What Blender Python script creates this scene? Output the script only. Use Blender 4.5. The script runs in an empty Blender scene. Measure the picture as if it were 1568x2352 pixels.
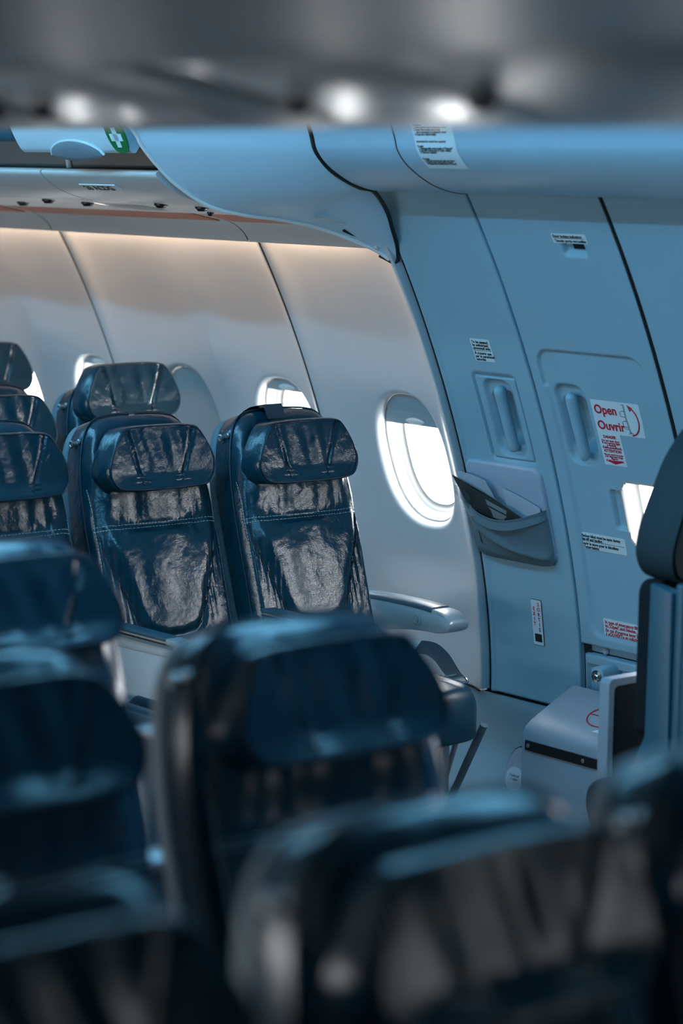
import bpy, bmesh, math, random
from mathutils import Vector, Matrix, noise
from mathutils.bvhtree import BVHTree
random.seed(7)
sc = bpy.context.scene
COL = sc.collection
PI = math.pi

# ------------------------------------------------------------------ materials
def new_mat(name, col, rough=.5, metal=0., spec=.5, bumps=(), coat=0., vary=0., coords='Object'):
    m = bpy.data.materials.new(name); m.use_nodes = True
    nt = m.node_tree; b = nt.nodes['Principled BSDF']
    b.inputs['Base Color'].default_value = (*col, 1)
    b.inputs['Roughness'].default_value = rough
    b.inputs['Metallic'].default_value = metal
    b.inputs['Specular IOR Level'].default_value = spec
    b.inputs['Coat Weight'].default_value = coat
    tc = nt.nodes.new('ShaderNodeTexCoord')
    if vary:
        n = nt.nodes.new('ShaderNodeTexNoise'); n.inputs['Scale'].default_value = 9; n.inputs['Detail'].default_value = 4
        nt.links.new(tc.outputs[coords], n.inputs['Vector'])
        r = nt.nodes.new('ShaderNodeMapRange')
        r.inputs['To Min'].default_value = 1 - vary; r.inputs['To Max'].default_value = 1 + vary
        nt.links.new(n.outputs['Fac'], r.inputs['Value'])
        x = nt.nodes.new('ShaderNodeVectorMath'); x.operation = 'SCALE'
        x.inputs[0].default_value = col
        nt.links.new(r.outputs['Result'], x.inputs['Scale'])
        nt.links.new(x.outputs['Vector'], b.inputs['Base Color'])
    prev = None
    for kind, scale, dist, strength in bumps:
        if kind == 'noise':
            t = nt.nodes.new('ShaderNodeTexNoise'); t.inputs['Scale'].default_value = scale; t.inputs['Detail'].default_value = 3
            out = t.outputs['Fac']
        else:
            t = nt.nodes.new('ShaderNodeTexVoronoi'); t.inputs['Scale'].default_value = scale
            out = t.outputs['Distance']
        nt.links.new(tc.outputs[coords], t.inputs['Vector'])
        bp = nt.nodes.new('ShaderNodeBump'); bp.inputs['Distance'].default_value = dist; bp.inputs['Strength'].default_value = strength
        nt.links.new(out, bp.inputs['Height'])
        if prev: nt.links.new(prev, bp.inputs['Normal'])
        prev = bp.outputs['Normal']
    if prev: nt.links.new(prev, b.inputs['Normal'])
    return m

def emit_mat(name, col, strength):
    m = bpy.data.materials.new(name); m.use_nodes = True
    nt = m.node_tree; nt.nodes.clear()
    o = nt.nodes.new('ShaderNodeOutputMaterial'); e = nt.nodes.new('ShaderNodeEmission')
    e.inputs['Color'].default_value = (*col, 1); e.inputs['Strength'].default_value = strength
    nt.links.new(e.outputs[0], o.inputs[0])
    return m

def clear_mat(name, gloss=.06, tint=(1, 1, 1)):
    m = bpy.data.materials.new(name); m.use_nodes = True
    nt = m.node_tree; nt.nodes.clear()
    o = nt.nodes.new('ShaderNodeOutputMaterial'); mix = nt.nodes.new('ShaderNodeMixShader')
    t = nt.nodes.new('ShaderNodeBsdfTransparent'); g = nt.nodes.new('ShaderNodeBsdfGlossy')
    t.inputs['Color'].default_value = (*tint, 1); g.inputs['Roughness'].default_value = .08
    mix.inputs['Fac'].default_value = gloss
    nt.links.new(t.outputs[0], mix.inputs[1]); nt.links.new(g.outputs[0], mix.inputs[2]); nt.links.new(mix.outputs[0], o.inputs[0])
    return m

M = {}
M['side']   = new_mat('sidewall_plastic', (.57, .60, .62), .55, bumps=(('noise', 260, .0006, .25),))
M['frame']  = new_mat('window_bezel_white', (.36, .355, .34), .45)
M['blind']  = new_mat('window_blind_grey', (.40, .45, .47), .5)
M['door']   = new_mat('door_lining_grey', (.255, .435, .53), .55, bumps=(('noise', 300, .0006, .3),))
M['plate']  = new_mat('plate_grey', (.33, .42, .52), .5)
M['gap']    = new_mat('dark_gap', (.008, .012, .015), .8)
M['rubber'] = new_mat('black_rubber', (.006, .009, .012), .55)
M['hdr']    = new_mat('ceiling_panel_blue_grey', (.32, .50, .61), .32, spec=.55)
M['cap']    = new_mat('bin_end_cap', (.47, .68, .80), .62, spec=.3)
M['bin']    = new_mat('bin_grey', (.58, .61, .60), .34)
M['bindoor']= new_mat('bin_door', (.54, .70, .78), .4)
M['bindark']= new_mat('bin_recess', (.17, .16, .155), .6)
M['psu']    = new_mat('service_panel_grey', (.80, .80, .77), .42)
M['cove']   = new_mat('cove_panel', (.66, .67, .65), .5)
M['amber']  = new_mat('amber_reflection', (.55, .165, .075), .5)
M['black']  = new_mat('black_plastic', (.012, .014, .016), .35)
M['leather']= new_mat('dark_blue_leather', (.0026, .041, .066), .19, spec=.68,
                      bumps=(('noise', 12, .012, .40), ('noise', 30, .006, .34), ('vor', 420, .0010, .2)))
M['leath3'] = new_mat('dark_blue_leather_supple', (.0026, .043, .074), .21, spec=.62,
                      bumps=(('noise', 9, .006, .10), ('vor', 420, .0010, .16)))
M['leath2'] = new_mat('dark_blue_leather_smooth', (.0030, .038, .064), .36, spec=.5,
                      bumps=(('noise', 14, .008, .2), ('vor', 420, .0010, .2)))
M['pipe']   = new_mat('piping_dark', (.004, .022, .042), .45)
M['thread'] = new_mat('stitch_thread', (.42, .50, .50), .7)
M['shell']  = new_mat('seat_shell_plastic', (.16, .22, .26), .5)
M['arm']    = new_mat('armrest_grey', (.50, .55, .57), .5, bumps=(('noise', 300, .0006, .2),))
M['armtop'] = new_mat('armrest_pad_blue', (.05, .105, .15), .45)
M['silver'] = new_mat('silver_plastic', (.50, .54, .56), .32, metal=.35)
M['metal']  = new_mat('aluminium', (.45, .47, .48), .35, metal=.8)
M['steel']  = new_mat('chrome', (.75, .77, .78), .16, metal=1.)
M['belt']   = new_mat('belt_webbing', (.012, .03, .045), .7, bumps=(('noise', 500, .001, .4),))
M['tag']    = new_mat('silver_tag', (.5, .53, .52), .35)
M['fabric'] = new_mat('pocket_fabric_grey', (.10, .165, .20), .85, bumps=(('noise', 900, .0006, .4),))
M['paper']  = new_mat('paper_pale_blue', (.36, .45, .54), .6)
M['print']  = new_mat('printed_card_dark', (.030, .036, .036), .4)
M['printpale'] = new_mat('printed_card_grey', (.22, .26, .27), .45)
M['film']   = clear_mat('clear_plastic_film', .30)
M['glass']  = clear_mat('window_glass', .05)
M['label']  = new_mat('label_white', (.60, .74, .78), .4)
M['labelb'] = new_mat('label_pale', (.54, .69, .78), .45)
M['ink']    = new_mat('black_ink', (.012, .018, .022), .6)
M['red']    = new_mat('red_ink', (.50, .012, .035), .5)
M['redtag'] = new_mat('red_fabric', (.35, .01, .015), .6)
M['green']  = new_mat('green_sign', (.005, .15, .035), .5)
M['box']    = new_mat('slide_box_grey', (.25, .34, .41), .4)
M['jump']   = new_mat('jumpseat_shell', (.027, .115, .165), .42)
M['jleath'] = new_mat('jumpseat_leather', (.013, .036, .047), .62, spec=.3, bumps=(('noise', 14, .012, .3),))
M['dark']   = new_mat('dark_cushion', (.010, .016, .020), .8, spec=.15)
M['floor']  = new_mat('cabin_carpet', (.02, .035, .055), .9)
M['white']  = new_mat('cabin_white', (.5, .52, .53), .6)
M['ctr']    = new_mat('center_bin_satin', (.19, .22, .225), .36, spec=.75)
M['ctrpsu'] = new_mat('center_service_panel', (.55, .55, .53), .23, spec=.85)
M['lamp_cool'] = emit_mat('aisle_light', (.19, .61, .97), 66)
M['lamp_warm'] = emit_mat('cove_light', (1.0, .68, .46), 42)

# ------------------------------------------------------------------ object helpers
def tag(o, label, cat, group=None, kind=None):
    if label: o['label'] = label
    if cat: o['category'] = cat
    if group: o['group'] = group
    if kind: o['kind'] = kind
    return o
def struct(o, label=None):
    o['kind'] = 'structure'
    if label: o['label'] = label
    return o
def empty(name, loc=(0, 0, 0)):
    o = bpy.data.objects.new(name, None); COL.objects.link(o); o.location = loc
    o.empty_display_size = .05
    return o

class MB:
    def __init__(s): s.v = []; s.f = []; s.mi = []
    def add(s, verts, faces, mi=0):
        n = len(s.v); s.v += [Vector(p) for p in verts]
        s.f += [[n + i for i in f] for f in faces]; s.mi += [mi] * len(faces)
    def xf(s, M4):
        s.v = [M4 @ p for p in s.v]; return s
    def grid(s, rows, closed_u=False, mi=0):
        nr, nc = len(rows), len(rows[0]); n = len(s.v)
        for r in rows: s.v += [Vector(p) for p in r]
        for i in range(nr - 1):
            for j in range(nc if closed_u else nc - 1):
                k = (j + 1) % nc
                s.f.append([n + i * nc + j, n + i * nc + k, n + (i + 1) * nc + k, n + (i + 1) * nc + j]); s.mi.append(mi)
    def cap(s, ring, mi=0):
        n = len(s.v); s.v += [Vector(p) for p in ring]; s.f.append(list(range(n, n + len(ring)))); s.mi.append(mi)
    def box(s, lo, hi, mi=0):
        x0, y0, z0 = lo; x1, y1, z1 = hi
        s.add([(x0, y0, z0), (x1, y0, z0), (x1, y1, z0), (x0, y1, z0), (x0, y0, z1), (x1, y0, z1), (x1, y1, z1), (x0, y1, z1)],
              [(0, 3, 2, 1), (4, 5, 6, 7), (0, 1, 5, 4), (1, 2, 6, 5), (2, 3, 7, 6), (3, 0, 4, 7)], mi)
    def prism(s, poly, axis, a, b, mi=0):
        """polygon in the two other axes, extruded along axis from a to b"""
        def mk(p, t):
            if axis == 0: return (t, p[0], p[1])
            if axis == 1: return (p[0], t, p[1])
            return (p[0], p[1], t)
        n = len(poly)
        s.add([mk(p, a) for p in poly] + [mk(p, b) for p in poly],
              [[i, (i + 1) % n, n + (i + 1) % n, n + i] for i in range(n)] + [list(range(n))[::-1], list(range(n, 2 * n))], mi)
    def tube(s, path, r, n=8, closed=False, mi=0, caps=True):
        P = [Vector(p) for p in path]; rings = []
        up = None
        for i, p in enumerate(P):
            a = P[(i - 1) % len(P)] if (i > 0 or closed) else P[i]
            b = P[(i + 1) % len(P)] if (i < len(P) - 1 or closed) else P[i]
            t = (b - a)
            t = t.normalized() if t.length > 1e-9 else Vector((0, 0, 1))
            if up is None:
                up = Vector((0, 0, 1)) if abs(t.z) < .9 else Vector((1, 0, 0))
            u = (up - t * up.dot(t)).normalized(); w = t.cross(u); up = u
            rr = r[i] if isinstance(r, (list, tuple)) else r
            rings.append([p + (u * math.cos(2 * PI * k / n) + w * math.sin(2 * PI * k / n)) * rr for k in range(n)])
        if closed: rings.append(rings[0])
        s.grid(rings, True, mi)
        if not closed and caps:
            s.cap(rings[0][::-1], mi); s.cap(rings[-1], mi)
    def lathe(s, prof, origin, axis, n=20, mi=0):
        """prof: list of (radius, height) along axis"""
        ax = Vector(axis).normalized(); u = ax.orthogonal().normalized(); w = ax.cross(u); o = Vector(origin)
        rows = [[o + ax * h + (u * math.cos(2 * PI * k / n) + w * math.sin(2 * PI * k / n)) * r for k in range(n)] for r, h in prof]
        s.grid(rows, True, mi)
        s.cap(rows[-1], mi); s.cap(rows[0][::-1], mi)
    def build(s, name, mats, parent=None, smooth=True, angle=40, merge=1e-5, bevel=0, recalc=True):
        me = bpy.data.meshes.new(name)
        bm = bmesh.new()
        vs = [bm.verts.new(p) for p in s.v]
        for f, mi in zip(s.f, s.mi):
            try:
                fc = bm.faces.new([vs[i] for i in f]); fc.material_index = mi
            except ValueError: pass
        if merge: bmesh.ops.remove_doubles(bm, verts=bm.verts, dist=merge)
        if bevel:
            ed = [e for e in bm.edges if len(e.link_faces) == 2 and e.calc_face_angle(0) > math.radians(35)]
            bmesh.ops.bevel(bm, geom=ed, offset=bevel, segments=3, profile=.5, affect='EDGES', clamp_overlap=True)
        if recalc: bmesh.ops.recalc_face_normals(bm, faces=bm.faces)
        bm.to_mesh(me); bm.free()
        for m in (mats if isinstance(mats, (list, tuple)) else [mats]): me.materials.append(m)
        if smooth:
            me.polygons.foreach_set('use_smooth', [True] * len(me.polygons))
            me.set_sharp_from_angle(angle=math.radians(angle))
        o = bpy.data.objects.new(name, me); COL.objects.link(o)
        if parent is not None: o.parent = parent
        return o

def smooth(t):
    t = max(0., min(1., t)); return t * t * (3 - 2 * t)
def lin(a, b, n): return [a + (b - a) * i / (n - 1) for i in range(n)]
def interp(x, xs, ys):
    if x <= xs[0]: return ys[0]
    for i in range(len(xs) - 1):
        if x <= xs[i + 1]:
            return ys[i] + (ys[i + 1] - ys[i]) * (x - xs[i]) / (xs[i + 1] - xs[i])
    return ys[-1]
def rrect(w, h, r, n=6):
    """rounded rectangle, half sizes w h, counter-clockwise"""
    pts = []
    for cx, cy, a0 in ((w - r, h - r, 0), (-w + r, h - r, 90), (-w + r, -h + r, 180), (w - r, -h + r, 270)):
        for i in range(n + 1):
            a = math.radians(a0 + 90 * i / n); pts.append((cx + r * math.cos(a), cy + r * math.sin(a)))
    return pts
def sdrr(x, z, cx, cz, w, h, r):
    """signed distance to a rounded rectangle (negative inside)"""
    qx = abs(x - cx) - w + r; qz = abs(z - cz) - h + r
    return math.hypot(max(qx, 0), max(qz, 0)) + min(max(qx, qz), 0) - r
def soften(pts, it=2):
    for _ in range(it):
        out = []
        for i in range(len(pts)):
            a, b = Vector(pts[i]), Vector(pts[(i + 1) % len(pts)])
            out += [a * .75 + b * .25, a * .25 + b * .75]
        pts = out
    return [tuple(p) for p in pts]
def spline(pts, n=8):
    P = [Vector(p) for p in pts]; out = []
    for i in range(len(P) - 1):
        p0 = P[max(i - 1, 0)]; p1 = P[i]; p2 = P[i + 1]; p3 = P[min(i + 2, len(P) - 1)]
        for k in range(n):
            t = k / n
            out.append(.5 * ((2 * p1) + (p2 - p0) * t + (2 * p0 - 5 * p1 + 4 * p2 - p3) * t * t + (3 * p1 - p0 - 3 * p2 + p3) * t ** 3))
    out.append(P[-1]); return out

# ------------------------------------------------------------------ the fuselage wall
PZ = (-.054, .227, -.52, .228, 4.754)
def prof(z): return (((PZ[0] * z + PZ[1]) * z + PZ[2]) * z + PZ[3]) * z + PZ[4]
def dprof(z): return ((4 * PZ[0] * z + 3 * PZ[1]) * z + 2 * PZ[2]) * z + PZ[3]
def W(x, z, off=0., mir=False):
    """point on the curved side wall; off > 0 is outwards (away from the cabin)"""
    d = dprof(z); n = math.hypot(1, d)
    y = prof(z) + off / n; zz = z - off * d / n
    return Vector((x, 3.5 - y if mir else y, zz))
def WF(x, z, off=0.):
    """frame on the wall: local x along the cabin, local y up the wall, local z into the cabin"""
    d = dprof(z); n = math.hypot(1, d)
    ex = Vector((1, 0, 0)); ey = Vector((0, d / n, 1 / n)); ez = ex.cross(ey)
    m = Matrix((ex, ey, ez)).transposed().to_4x4(); m.translation = W(x, z, off)
    return m

FLOOR = -.10
CE = []           # seams
SEAM = (-7.86, -6.78, -5.70, -5.115)
WIN = (-7.56, -7.01, -6.47, -5.955, -5.365)
WZ = .908; WA, WB = .144, .193
def relief(x, z):
    """side panels: ridges at the joints, hollows round the windows"""
    if x < SEAM[0] - .3: return 0.
    r = 0.
    for s in SEAM: r -= .030 * math.exp(-((x - s) / .050) ** 2)
    zz = smooth((z - .47) / .16) * (1 - smooth((z - 1.22) / .5))
    h = 0.
    for w in WIN: h = max(h, math.exp(-(abs(x - w) / .205) ** 3.2))
    return r + .036 * h * zz - .002
def oval(cx, k=1., n=96, cz=WZ):
    pts = []
    for i in range(n):
        a = 2 * PI * i / n; c, s = math.cos(a), math.sin(a); e = 2 / 2.45
        pts.append((cx + k * 1. * WA * math.copysign(abs(c) ** e, c), cz + WB * k * math.copysign(abs(s) ** e, s)))
    return pts
def oval_in(cx, inset, n=96, cz=WZ):
    pts = []
    for i in range(n):
        a = 2 * PI * i / n; c, s = math.cos(a), math.sin(a); e = 2 / 2.45
        pts.append((cx + (WA - inset) * math.copysign(abs(c) ** e, c), cz + (WB - inset) * math.copysign(abs(s) ** e, s)))
    return pts

def window_cell(mb, x0, x1, z0, z1, cx, rel=relief, mir=False, n=96, grow=0.):
    """wall between x0..x1, z0..z1 with one rounded-lip window opening"""
    R = .020
    # opening rings, from deep inside the reveal out to the face
    rings = []
    def ring(inset, dep):
        return [W(x, z, rel(x, z) + dep, mir) for x, z in oval_in(cx, inset, n)]
    if not grow: rings.append(ring(0, .045))
    for k in range(7 if not grow else 0):
        a = PI / 2 * k / 6
        rings.append(ring(-R * (1 - math.cos(a)), R * (1 - math.sin(a))))
    o = oval_in(cx, -R - grow, n)
    if grow: rings.append([W(x, z, rel(x, z), mir) for x, z in o])
    # rectangle boundary hit by rays at the same angles
    def border(i):
        x, z = o[i]; dx, dz = x - cx, z - WZ
        t = min(((x1 - cx) / dx if dx > 1e-9 else (x0 - cx) / dx if dx < -1e-9 else 1e9),
                ((z1 - WZ) / dz if dz > 1e-9 else (z0 - WZ) / dz if dz < -1e-9 else 1e9))
        return (cx + dx * t, WZ + dz * t)
    bd = [border(i) for i in range(n)]
    for cxx, czz in ((x1, z1), (x0, z1), (x0, z0), (x1, z0)):   # snap the nearest rays to the corners
        i = min(range(n), key=lambda k: (bd[k][0] - cxx) ** 2 + (bd[k][1] - czz) ** 2)
        bd[i] = (cxx, czz)
    for k in range(1, 31):
        t = (k / 30) ** 1.25
        row = []
        for (ax, az), (bx, bz) in zip(o, bd):
            x, z = ax + (bx - ax) * t, az + (bz - az) * t
            row.append(W(x, z, rel(x, z), mir))
        rings.append(row)
    mb.grid(rings, True)
def wall_sheet(mb, xs, zs, fn, mir=False, skirt=.03):
    rows = [[W(x, z, fn(x, z), mir) for x in xs] for z in zs]
    mb.grid(rows)
    if skirt:
        b = [(x, zs[0]) for x in xs] + [(xs[-1], z) for z in zs[1:]] + [(x, zs[-1]) for x in xs[::-1][1:]] + [(xs[0], z) for z in zs[::-1][1:]]
        mb.grid([[W(x, z, fn(x, z), mir) for x, z in b], [W(x, z, fn(x, z) + skirt, mir) for x, z in b]])

WTOP = 1.62; WLOW = .262
def panel(x0, x1, wins, name):
    mb = MB()
    cuts = [x0] + [(a + b) / 2 for a, b in zip(wins, wins[1:])] + [x1]
    for i, w in enumerate(wins): window_cell(mb, cuts[i], cuts[i + 1], WLOW, WTOP, w)
    # turned edges along both joints and the bottom
    zs = lin(WLOW, WTOP, 60)
    for xe, sgn in ((x0, -1), (x1, 1)):
        mb.grid([[W(xe + sgn * .004 * math.sin(a), z, relief(xe, z) + .004 * (1 - math.cos(a)) + (.03 if k == 5 else 0)) for z in zs]
                 for k, a in enumerate([0, .4, .8, 1.2, PI / 2, PI / 2])])
    xs = lin(x0, x1, 60)
    mb.grid([[W(x, WLOW - dz, relief(x, WLOW) + dp) for x in xs] for dz, dp in ((0, 0), (.003, .001), (.004, .004), (.004, .03))])
    return struct(mb.build(name, M['side'], merge=2e-4, angle=60))
panel(-7.855, -6.785, WIN[0:2], 'wall_right')
panel(-6.775, -5.705, WIN[2:4], 'wall_right')
panel(-5.695, -5.121, WIN[4:5], 'wall_right')
# rear continuation of the side wall, out of view
mb = MB(); wall_sheet(mb, lin(-9.6, -7.866, 12), lin(WLOW, WTOP, 20), lambda x, z: 0.)
struct(mb.build('wall_right', M['side']))
# outer skin behind every joint, with the window openings left out
mb = MB()
for x0, x1 in ((-7.89, -7.83), (-6.81, -6.75), (-5.73, -5.67), (-5.15, -5.09)):
    wall_sheet(mb, [x0, x1], lin(-.12, 2.2, 24), lambda x, z: .012 if True else 0, skirt=0)
for x in SEAM[:3]: mb.tube([W(x, z, relief(x, z) + .0025) for z in lin(.262, 1.60, 50)], .0046, 8)
mb.tube([W(x, .2555, .004 + relief(x, .262)) for x in lin(-7.8, -5.13, 60)], .004, 6)
struct(mb.build('trim_1', M['gap']))

# windows: bezel, blind, pane
def window(i, cx, blind_z, full=False):
    off = relief(cx, WZ)
    mb = MB()
    def ring(inset, dep): return [W(x, z, relief(x, z) * .5 + off * .5 + dep) for x, z in oval_in(cx, inset)]
    prof_ = [(-.004, .030), (.003, .022), (.006, .024), (.008, .028), (.012, .038), (.016, .047), (.020, .052), (.026, .055), (.028, .060), (.034, .063), (.040, .064)]
    mb.grid([ring(a, b) for a, b in prof_], True)
    w = struct(mb.build('window_%d' % i, M['frame'], angle=50))
    pm = MB(); rr = ring(.038, .0635); pm.cap(rr)
    pm.build('pane', M['glass'], w, smooth=False)
    # blind
    zb = WZ - WB + .01 if full else blind_z
    bm_ = MB()
    pts = [p for p in oval_in(cx, .002, 192) if p[1] >= zb]
    pts.sort(key=lambda p: math.atan2(p[1] - zb + 1e-6, p[0] - cx))
    rows = []
    m = len(pts)
    half = m // 2
    ztop = max(p[1] for p in pts)
    for z in lin(zb, ztop - .001, 24):
        e = 2.45
        xw = (WA - .002) * max(0, 1 - abs((z - WZ) / (WB - .002)) ** e) ** (1 / e)
        g = .0015 if abs(z - (zb + .038)) < .004 and not full else 0
        rows.append([W(cx + xw * t, z, relief(cx, z) * .5 + off * .5 + .020 + g) for t in lin(-1, 1, 15)])
    bm_.grid(rows)
    bm_.grid([rows[0], [p + Vector((0, .004, 0)) for p in rows[0]]])
    bl = bm_.build('blind', M['blind'] if not full else M['blind'], w, angle=50)
    if not full:
        h = MB(); fr = WF(cx + .01, zb + .012, off + .0185)
        R_ = [[fr @ Vector((a * .043, (b * .012) * max(0, 1 - a * a) ** .8, .004 * (1 - b * b) * max(0, 1 - a * a))) for a in lin(-1, 1, 17)] for b in lin(-1, 1, 7)]
        h.grid(R_)
        h.build('blind_handle', M['psu'], bl, angle=80)
    return w
for k, (cx, bz, full) in enumerate(((WIN[0], 1.07, False), (WIN[1], 1.066, False), (WIN[2], 0, True), (WIN[3], 1.060, False), (WIN[4], 1.006, False))):
    window(k + 1, cx, bz, full)

# ------------------------------------------------------------------ door surround, exit door and walls forward
def edges(x0, x1, z0, z1, x, z, r=.006):
    d = min(x - x0, x1 - x, z - z0, z1 - z)
    return r * (1 - math.sqrt(max(0, 1 - (1 - min(d / r, 1)) ** 2))) if d < r else 0.
def dense(a, b, step, fine=(.0, .0008, .002, .004, .006)):
    n = max(2, int(round((b - a - .014) / step)) + 1)
    return [a + f for f in fine] + lin(a + .007, b - .007, n) + [b - f for f in fine[::-1]]
DTOP, DLOW = 1.80, .255
# surround left of the door, with the pocket cut for the assist handle
H1 = (-4.8915, 1.0895)
def sur_rel(x, z):
    o = edges(-5.108, -4.740, .258, DTOP, x, z)
    o -= .010 * math.exp(-((x + 5.094) / .010) ** 2)          # bead next to the side panel
    d = sdrr(x, z, H1[0], H1[1], .085, .1205, .012)
    o += .012 * (1 - smooth((d + .001) / .006)) if d < .005 else 0
    d = sdrr(x, z, H1[0], H1[1], .060, .105, .03)
    o += .09 * (1 - smooth((d + .006) / .006)) if d < 0 else 0
    return o
mb = MB(); wall_sheet(mb, dense(-5.108, -4.740, .005), dense(.258, DTOP, .007), sur_rel)
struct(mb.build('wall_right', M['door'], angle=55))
# door
H2 = (-4.612, 1.094)
def pocket(x, z, cx, cz):
    o = 0.
    d = sdrr(x, z, cx, cz, .055, .108, .032)
    if d < .006: o += .016 * (1 - smooth((d + .007) / .012))
    d = sdrr(x, z, cx, cz - .004, .046, .075, .022)
    if d < .004: o += .058 * (1 - smooth((d + .012) / .014))
    return o
DX0, DX1 = -4.731, -4.249
DW = (-4.385, .862, .112, .090)      # door window centre and half sizes
def door_rel(x, z):
    o = edges(DX0, DX1, .462, DTOP, x, z)
    d = sdrr(x, z, -4.496, .893, .197, .408, .045)
    top = z > 1.2
    wdt = .004 if top else .016
    o += .009 * (1 - smooth((d + wdt) / wdt)) if d < 0 else 0
    o += pocket(x, z, *H2)
    d = sdrr(x, z, -4.410, 1.580, .040, .018, .004)          # locking indicator recess
    if d < .002: o += .016 * (1 - smooth((d + .004) / .006)) * smooth((1.603 - z) / .04 + .25)
    d = sdrr(x, z, -4.40, .868, .142, .055, .01)              # blind housing slot
    if d < .002 and x < -4.48: o += .014 * (1 - smooth((d + .003) / .005))
    return o
xs = dense(DX0, DX1, .0042); zs = dense(.462, DTOP, .0048)
mb = MB()
inside = lambda x, z: sdrr(x, z, *DW[:2], DW[2], DW[3], .03) < -.004
rows = [[W(x, z, door_rel(x, z)) for x in xs] for z in zs]
n = len(mb.v); nc = len(xs)
for r in rows: mb.v += r
for i in range(len(zs) - 1):
    for j in range(nc - 1):
        cx_, cz_ = (xs[j] + xs[j + 1]) / 2, (zs[i] + zs[i + 1]) / 2
        if inside(cx_, cz_): continue
        mb.f.append([i * nc + j, i * nc + j + 1, (i + 1) * nc + j + 1, (i + 1) * nc + j]); mb.mi.append(0)
bb = [(x, zs[0]) for x in xs] + [(xs[-1], z) for z in zs[1:]] + [(x, zs[-1]) for x in xs[::-1][1:]] + [(xs[0], z) for z in zs[::-1][1:]]
mb.grid([[W(x, z, door_rel(x, z)) for x, z in bb], [W(x, z, door_rel(x, z) + .03) for x, z in bb]])
door = struct(mb.build('door_1', M['door'], angle=55))
# door window bezel
mb = MB()
def dwr(ins, dep): return [W(DW[0] + x, DW[1] + z, dep) for x, z in rrect(DW[2] - ins, DW[3] - ins, .03 - min(ins, .02), 8)]
mb.grid([dwr(a, b) for a, b in ((-.004, .0085), (.0, .0075), (.004, .011), (.006, .03), (.014, .05), (.022, .055))], True)
wn = struct(mb.build('window_6', M['frame'], angle=50))
pm = MB(); pm.cap(dwr(.02, .054)); pm.build('pane', M['glass'], wn, smooth=False)
# door handle bar
def handle_bar(cx, zt, zb, parent):
    mb = MB()
    R_ = .0165; path = []; rad = []
    for k in range(6):
        a = PI / 2 * k / 5; path.append(W(cx, zt - R_ * (1 - math.sin(a)) + R_ * .0 - 0 * k, .001)); rad.append(max(.0005, R_ * math.sin(a)))
    path = [W(cx, zt - R_ * (1 - math.cos(a)), .001) for a in lin(0, PI / 2, 6)]; path = [W(cx, zt + R_ * math.cos(a) - R_, .001) for a in lin(0, PI / 2, 6)]
    rad = [max(.0006, R_ * math.sin(a)) for a in lin(0, PI / 2, 6)]
    for z in lin(zt - R_, zb + R_, 12)[1:]: path.append(W(cx, z, .001)); rad.append(R_)
    for a in lin(0, PI / 2, 6)[1:]: path.append(W(cx, zb + R_ - R_ * math.sin(a), .001)); rad.append(max(.0006, R_ * math.cos(a)))
    mb.tube(path, rad, 18)
    return mb.build('handle', M['door'], parent, angle=70)
handle_bar(H2[0] + .012, 1.187, 1.000, door)
# dark slot inside the locking indicator
mb = MB(); fr = WF(-4.397, 1.581, .012)
mb.prism([(-.021, -.008), (.021, -.008), (.021, .008), (-.021, .008)], 2, 0, .002); mb.xf(fr)
mb.build('indicator_slot', M['black'], door)
# lower door panel with latch
mb = MB()
wall_sheet(mb, dense(DX0, DX1, .012), dense(.436, .458, .006, (0, .002, .004)), lambda x, z: .024 + edges(DX0, DX1, .436, .458, x, z, .004))
def low_rel(x, z):
    d = sdrr(x, z, -4.490, .25, .225, .158, .012)
    return edges(-4.722, DX1, .06, .432, x, z) + .004 + (.012 * (1 - smooth((d + .006) / .006)) if d < 0 else 0)
wall_sheet(mb, dense(-4.722, DX1, .006), dense(.06, .432, .006), low_rel)
lowp = struct(mb.build('door_2', M['door'], angle=50))
mb = MB()   # rubber bumper on the lower panel
mb.lathe([(.004, -.004), (.010, 0), (.011, .004), (.008, .009), (.0, .0105)], W(-4.652, .447, .022), (0, -1, -.05), 16)
mb.build('screw_cap', M['plate'], lowp)
mb = MB(); fr = WF(-4.612, .400, .018)
mb.prism(soften([(-.022, -.030), (.018, -.030), (.024, .006), (.012, .024), (-.014, .024), (-.024, .006)], 2), 2, 0, .075); mb.xf(fr)
lt = mb.build('latch', M['door'], lowp, angle=40, bevel=.002)
mb = MB()
mb.lathe([(.019, 0), (.020, .004), (.014, .006), (.013, .002)], fr @ Vector((0, -.004, .075)), (fr.to_3x3() @ Vector((0, 0, 1))), 20)
mb.lathe([(.009, 0), (.009, .007), (.006, .010), (.0, .010)], fr @ Vector((0, -.004, .074)), (fr.to_3x3() @ Vector((0, 0, 1))), 14)
mb.build('latch_screw', M['steel'], lt)
# wall forward of the door, with windows and two added openings
mb = MB()
def fwd_rel(x, z): return edges(-4.239, 4.1, .258, DTOP, x, z)
wall_sheet(mb, dense(-4.239, -4.0, .03), dense(.258, DTOP, .03), fwd_rel)
fw = [-3.73, -3.19, 1.81, 2.35]  # last two are unseen openings added to put sheen on the nearest headrest
for k, w in enumerate(fw):
    window_cell(mb, w - .27, w + .27, .258, DTOP, w, rel=lambda x, z: 0., n=48)
wall_sheet(mb, lin(-2.92, 1.54, 14), lin(.258, DTOP, 24), lambda x, z: 0., skirt=0)
wall_sheet(mb, lin(2.62, 4.1, 4), lin(.258, DTOP, 24), lambda x, z: 0., skirt=0)
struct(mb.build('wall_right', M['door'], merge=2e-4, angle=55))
# lower wall below the dado joint
mb = MB(); wall_sheet(mb, lin(-9.6, 4.1, 60), lin(-.12, .247, 16), lambda x, z: .004 + .006 * smooth((z - .235) / .012))
struct(mb.build('wall_right', M['door']))
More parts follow.
